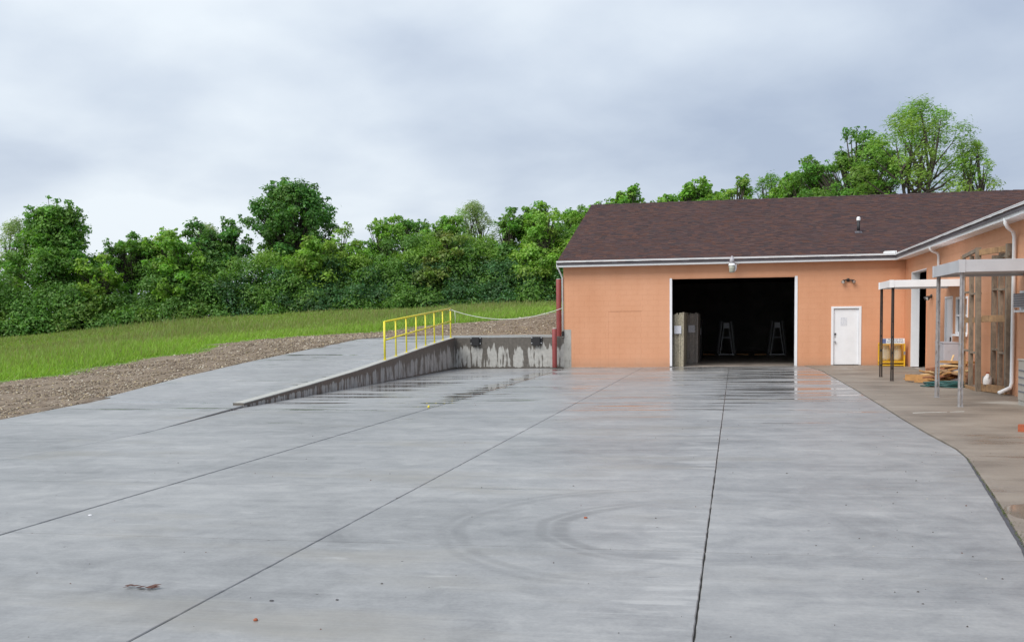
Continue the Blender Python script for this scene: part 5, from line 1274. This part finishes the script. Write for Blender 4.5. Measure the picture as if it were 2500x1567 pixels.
# ------------------------------------------------------------------ grass and gravel
def make_grass():
    rs = np.random.RandomState(21); V, F, T = [], [], []
    n = 900000
    d = 22*np.exp(rs.rand(n)*math.log(92/22.0)); a = rs.uniform(math.radians(-46), math.radians(12), n)
    a = np.radians(-12.3)*-1*0 + a
    x = d*np.sin(a); y = d*np.cos(a)
    t = turf_amount(x, y); lim = np.interp(x, [-100, -65, -53.3, -45.5, -39.5, -29.4, -22, -14, 0, 30], [39, 58.5, 67.5, 73.5, 76.5, 81, 83, 84.5, 85.5, 85.5])
    keep = (rs.rand(n) < np.where(t > 0.85, 1.0, np.maximum(0, t-0.02)*0.55*(0.3+1.4*(np.sin(x*1.9+np.sin(y*1.1)*2)*np.sin(y*1.5)*0.5+0.5)))) & (y < lim) & ~((x > -6.9) & (y < 58.5))
    x, y, d, t = x[keep], y[keep], d[keep], t[keep]
    n = len(x); 
    if n > 260000: sel = rs.choice(n, 260000, replace=False); x, y, d, t = x[sel], y[sel], d[sel], t[sel]; n = len(x)
    z = np.concatenate([terrain(p, q) for p, q in zip(np.array_split(x, 40), np.array_split(y, 40))])
    patch = 0.5+0.5*np.sin(x*0.31+1.3*np.sin(y*0.17))*np.cos(y*0.23+0.9*np.sin(x*0.21))
    depth = np.clip((np.interp(y, GE_Y, GE_X)-x)/16, 0, 1)
    h = (0.08+0.12*rs.rand(n)+0.18*depth*rs.rand(n))*(0.45+0.8*patch)*(0.7+0.6*rs.rand(n)**3*2)*np.clip(t*1.2, .3, 1); w = 0.010+0.00042*d*(0.6+0.8*rs.rand(n))
    ang = rs.rand(n)*6.283; lean = rs.normal(size=(n, 2))*0.10 + np.array([0.07, 0.0])
    C = np.stack([x, y, z-0.03], 1); S = np.stack([np.cos(ang), np.sin(ang), 0*ang], 1)*w[:, None]
    tip = C + np.stack([lean[:, 0], lean[:, 1], h], 1)
    Vv = np.stack([C-S, C+S, tip], 1).reshape(-1, 3); Ff = np.arange(3*n).reshape(n, 3)
    base = np.array([0.275, 0.450, 0.062])*(0.72+0.5*rs.rand(n, 1))
    dark = np.array([0.235, 0.285, 0.105]); mixp = (patch*0.30+0.55*depth)[:, None]; base = base*(1-mixp)+dark*mixp
    seed = (rs.rand(n) < 0.10+0.32*depth)[:, None]; tipc = np.where(seed, np.array([0.290, 0.240, 0.130]), base*1.12)
    Tt = np.stack([base*0.9, base*0.9, tipc], 1).reshape(-1, 3)
    me = arr_mesh('grass', Vv, Ff, 'grass_blade', Tt); o = link('grass', me); tag(o, 'tall unmown green grass with brownish seed heads', 'grass', kind='stuff')
make_grass()

def make_gravel():
    rs = np.random.RandomState(31); n = 260000
    d = 15*np.exp(rs.rand(n)*math.log(66/15.0)); a = rs.uniform(math.radians(-48), math.radians(1), n); x = d*np.sin(a); y = d*np.cos(a)
    t = turf_amount(x, y); le = np.interp(y, LEFT_Y, LEFT_X)
    ok = (t < 0.62) & (rs.rand(n) < 1.1-t*1.5) & (((x < le-0.02) & (y < 38.9)) | ((y >= 38.9) & (y < 46.5) & (x < -14.72)) | ((y >= 46.5) & (x < -6.75)))
    x, y, d = x[ok], y[ok], d[ok]; n = min(len(x), 52000); x, y, d = x[:n], y[:n], d[:n]
    z = np.concatenate([terrain(p, q) for p, q in zip(np.array_split(x, 10), np.array_split(y, 10))])
    s = (0.009+0.021*rs.rand(n)**3.0)*(0.6+d/45)
    B = np.array([(1,0,0),(0,1,0),(-1,0,0),(0,-1,0),(0,0,.7),(0,0,-.5)], float)
    th = rs.rand(n)*6.283; co, si = np.cos(th), np.sin(th)
    V = np.repeat(B[None], n, 0)*(0.6+0.8*rs.rand(n, 6, 1)); V[:, :, 0] *= (1.0+0.9*rs.rand(n))[:, None]
    X = V[:, :, 0]*co[:, None]-V[:, :, 1]*si[:, None]; Y = V[:, :, 0]*si[:, None]+V[:, :, 1]*co[:, None]
    V = np.stack([X, Y, V[:, :, 2]+0.2], 2)*s[:, None, None] + np.stack([x, y, z], 1)[:, None, :]
    Fb = np.array([(0,1,4),(1,2,4),(2,3,4),(3,0,4),(1,0,5),(2,1,5),(3,2,5),(0,3,5)])
    F = (Fb[None]+np.arange(n)[:, None, None]*6).reshape(-1, 3)
    pal = np.array([(0.27,0.215,0.155),(0.21,0.16,0.11),(0.34,0.285,0.205),(0.56,0.51,0.42),(0.115,0.085,0.06),(0.40,0.32,0.19)])
    c = pal[rs.choice(6, n, p=[.30,.26,.17,.07,.13,.07])]*(0.75+0.5*rs.rand(n, 1))
    me = arr_mesh('gravel', V.reshape(-1, 3), F, 'stone_chip', np.repeat(c, 6, axis=0)); o = link('gravel', me); tag(o, 'loose tan gravel and wood chips on the bare strip beside the ramp', 'gravel', kind='stuff')
make_gravel()

def make_weeds():
    rs = np.random.RandomState(9); n = 900; y = rs.normal(10.0, 1.7, n); k = (y > 6.5) & (y < 14.2); y = y[k]; n = len(y)
    x = np.interp(y, EDGE_Y, EDGE_X) + 0.010 + 0.018*np.exp(-((y-9.5)/2.6)**2) + np.abs(rs.normal(0, 0.035, n)) - 0.02
    clump = np.sin(y*5.3)*0.5+np.sin(y*13.1+1)*0.5; k = rs.rand(n) < np.clip(clump+0.55, 0.05, 1); x, y = x[k], y[k]; n = len(x)
    h = 0.002+0.010*rs.rand(n); ang = rs.rand(n)*6.28; S = np.stack([np.cos(ang), np.sin(ang), 0*ang], 1)*0.005; C = np.stack([x, y, np.full(n, -0.052)], 1)
    tip = C+np.stack([rs.normal(0, .012, n), rs.normal(0, .012, n), h+0.008], 1); V = np.stack([C-S, C+S, tip], 1).reshape(-1, 3)
    c = np.array([0.13, 0.15, 0.07])*(0.6+0.8*rs.rand(n, 1)); me = arr_mesh('weeds', V, np.arange(3*n).reshape(n, 3), 'grass_blade', np.repeat(c, 3, axis=0)); tag(link('weeds', me), 'low moss and weeds in the apron joint', 'weeds', kind='stuff')
    # grit scattered over the slabs
    n = 420; x = rs.uniform(-9, 5.2, n); y = 4.5+rs.rand(n)**1.6*20; x[:150] = np.interp(y[:150], EDGE_Y, EDGE_X)+rs.normal(-0.5, 0.6, 150)
    z = np.array([max(yz(q), -0.04) if q > edge_x(p)+0.05 else yz(q) for q, p in zip(x, y)]); k = np.abs(x-np.interp(y, EDGE_Y, EDGE_X)) > 0.2; x, y, z = x[k], y[k], z[k]; n = len(x)
    B = np.array([(1,0,0),(0,1,0),(-1,0,0),(0,-1,0),(0,0,.7)], float); s = (0.004+0.008*rs.rand(n)**2)
    V = (np.repeat(B[None], n, 0)*(0.6+0.8*rs.rand(n, 5, 1)))*s[:, None, None]+np.stack([x, y, z], 1)[:, None, :]
    F = (np.array([(0,1,4),(1,2,4),(2,3,4),(3,0,4)])[None]+np.arange(n)[:, None, None]*5).reshape(-1, 3)
    c = np.array([(0.07,0.06,0.05),(0.12,0.06,0.04),(0.4,0.38,0.34)])[rs.choice(3, n, p=[.6,.2,.2])]
    tag(link('grit', arr_mesh('grit', V.reshape(-1, 3), F, 'stone_chip', np.repeat(c, 5, axis=0))), 'scattered grit and bits of bark on the slabs', 'grit', kind='stuff')
make_weeds()
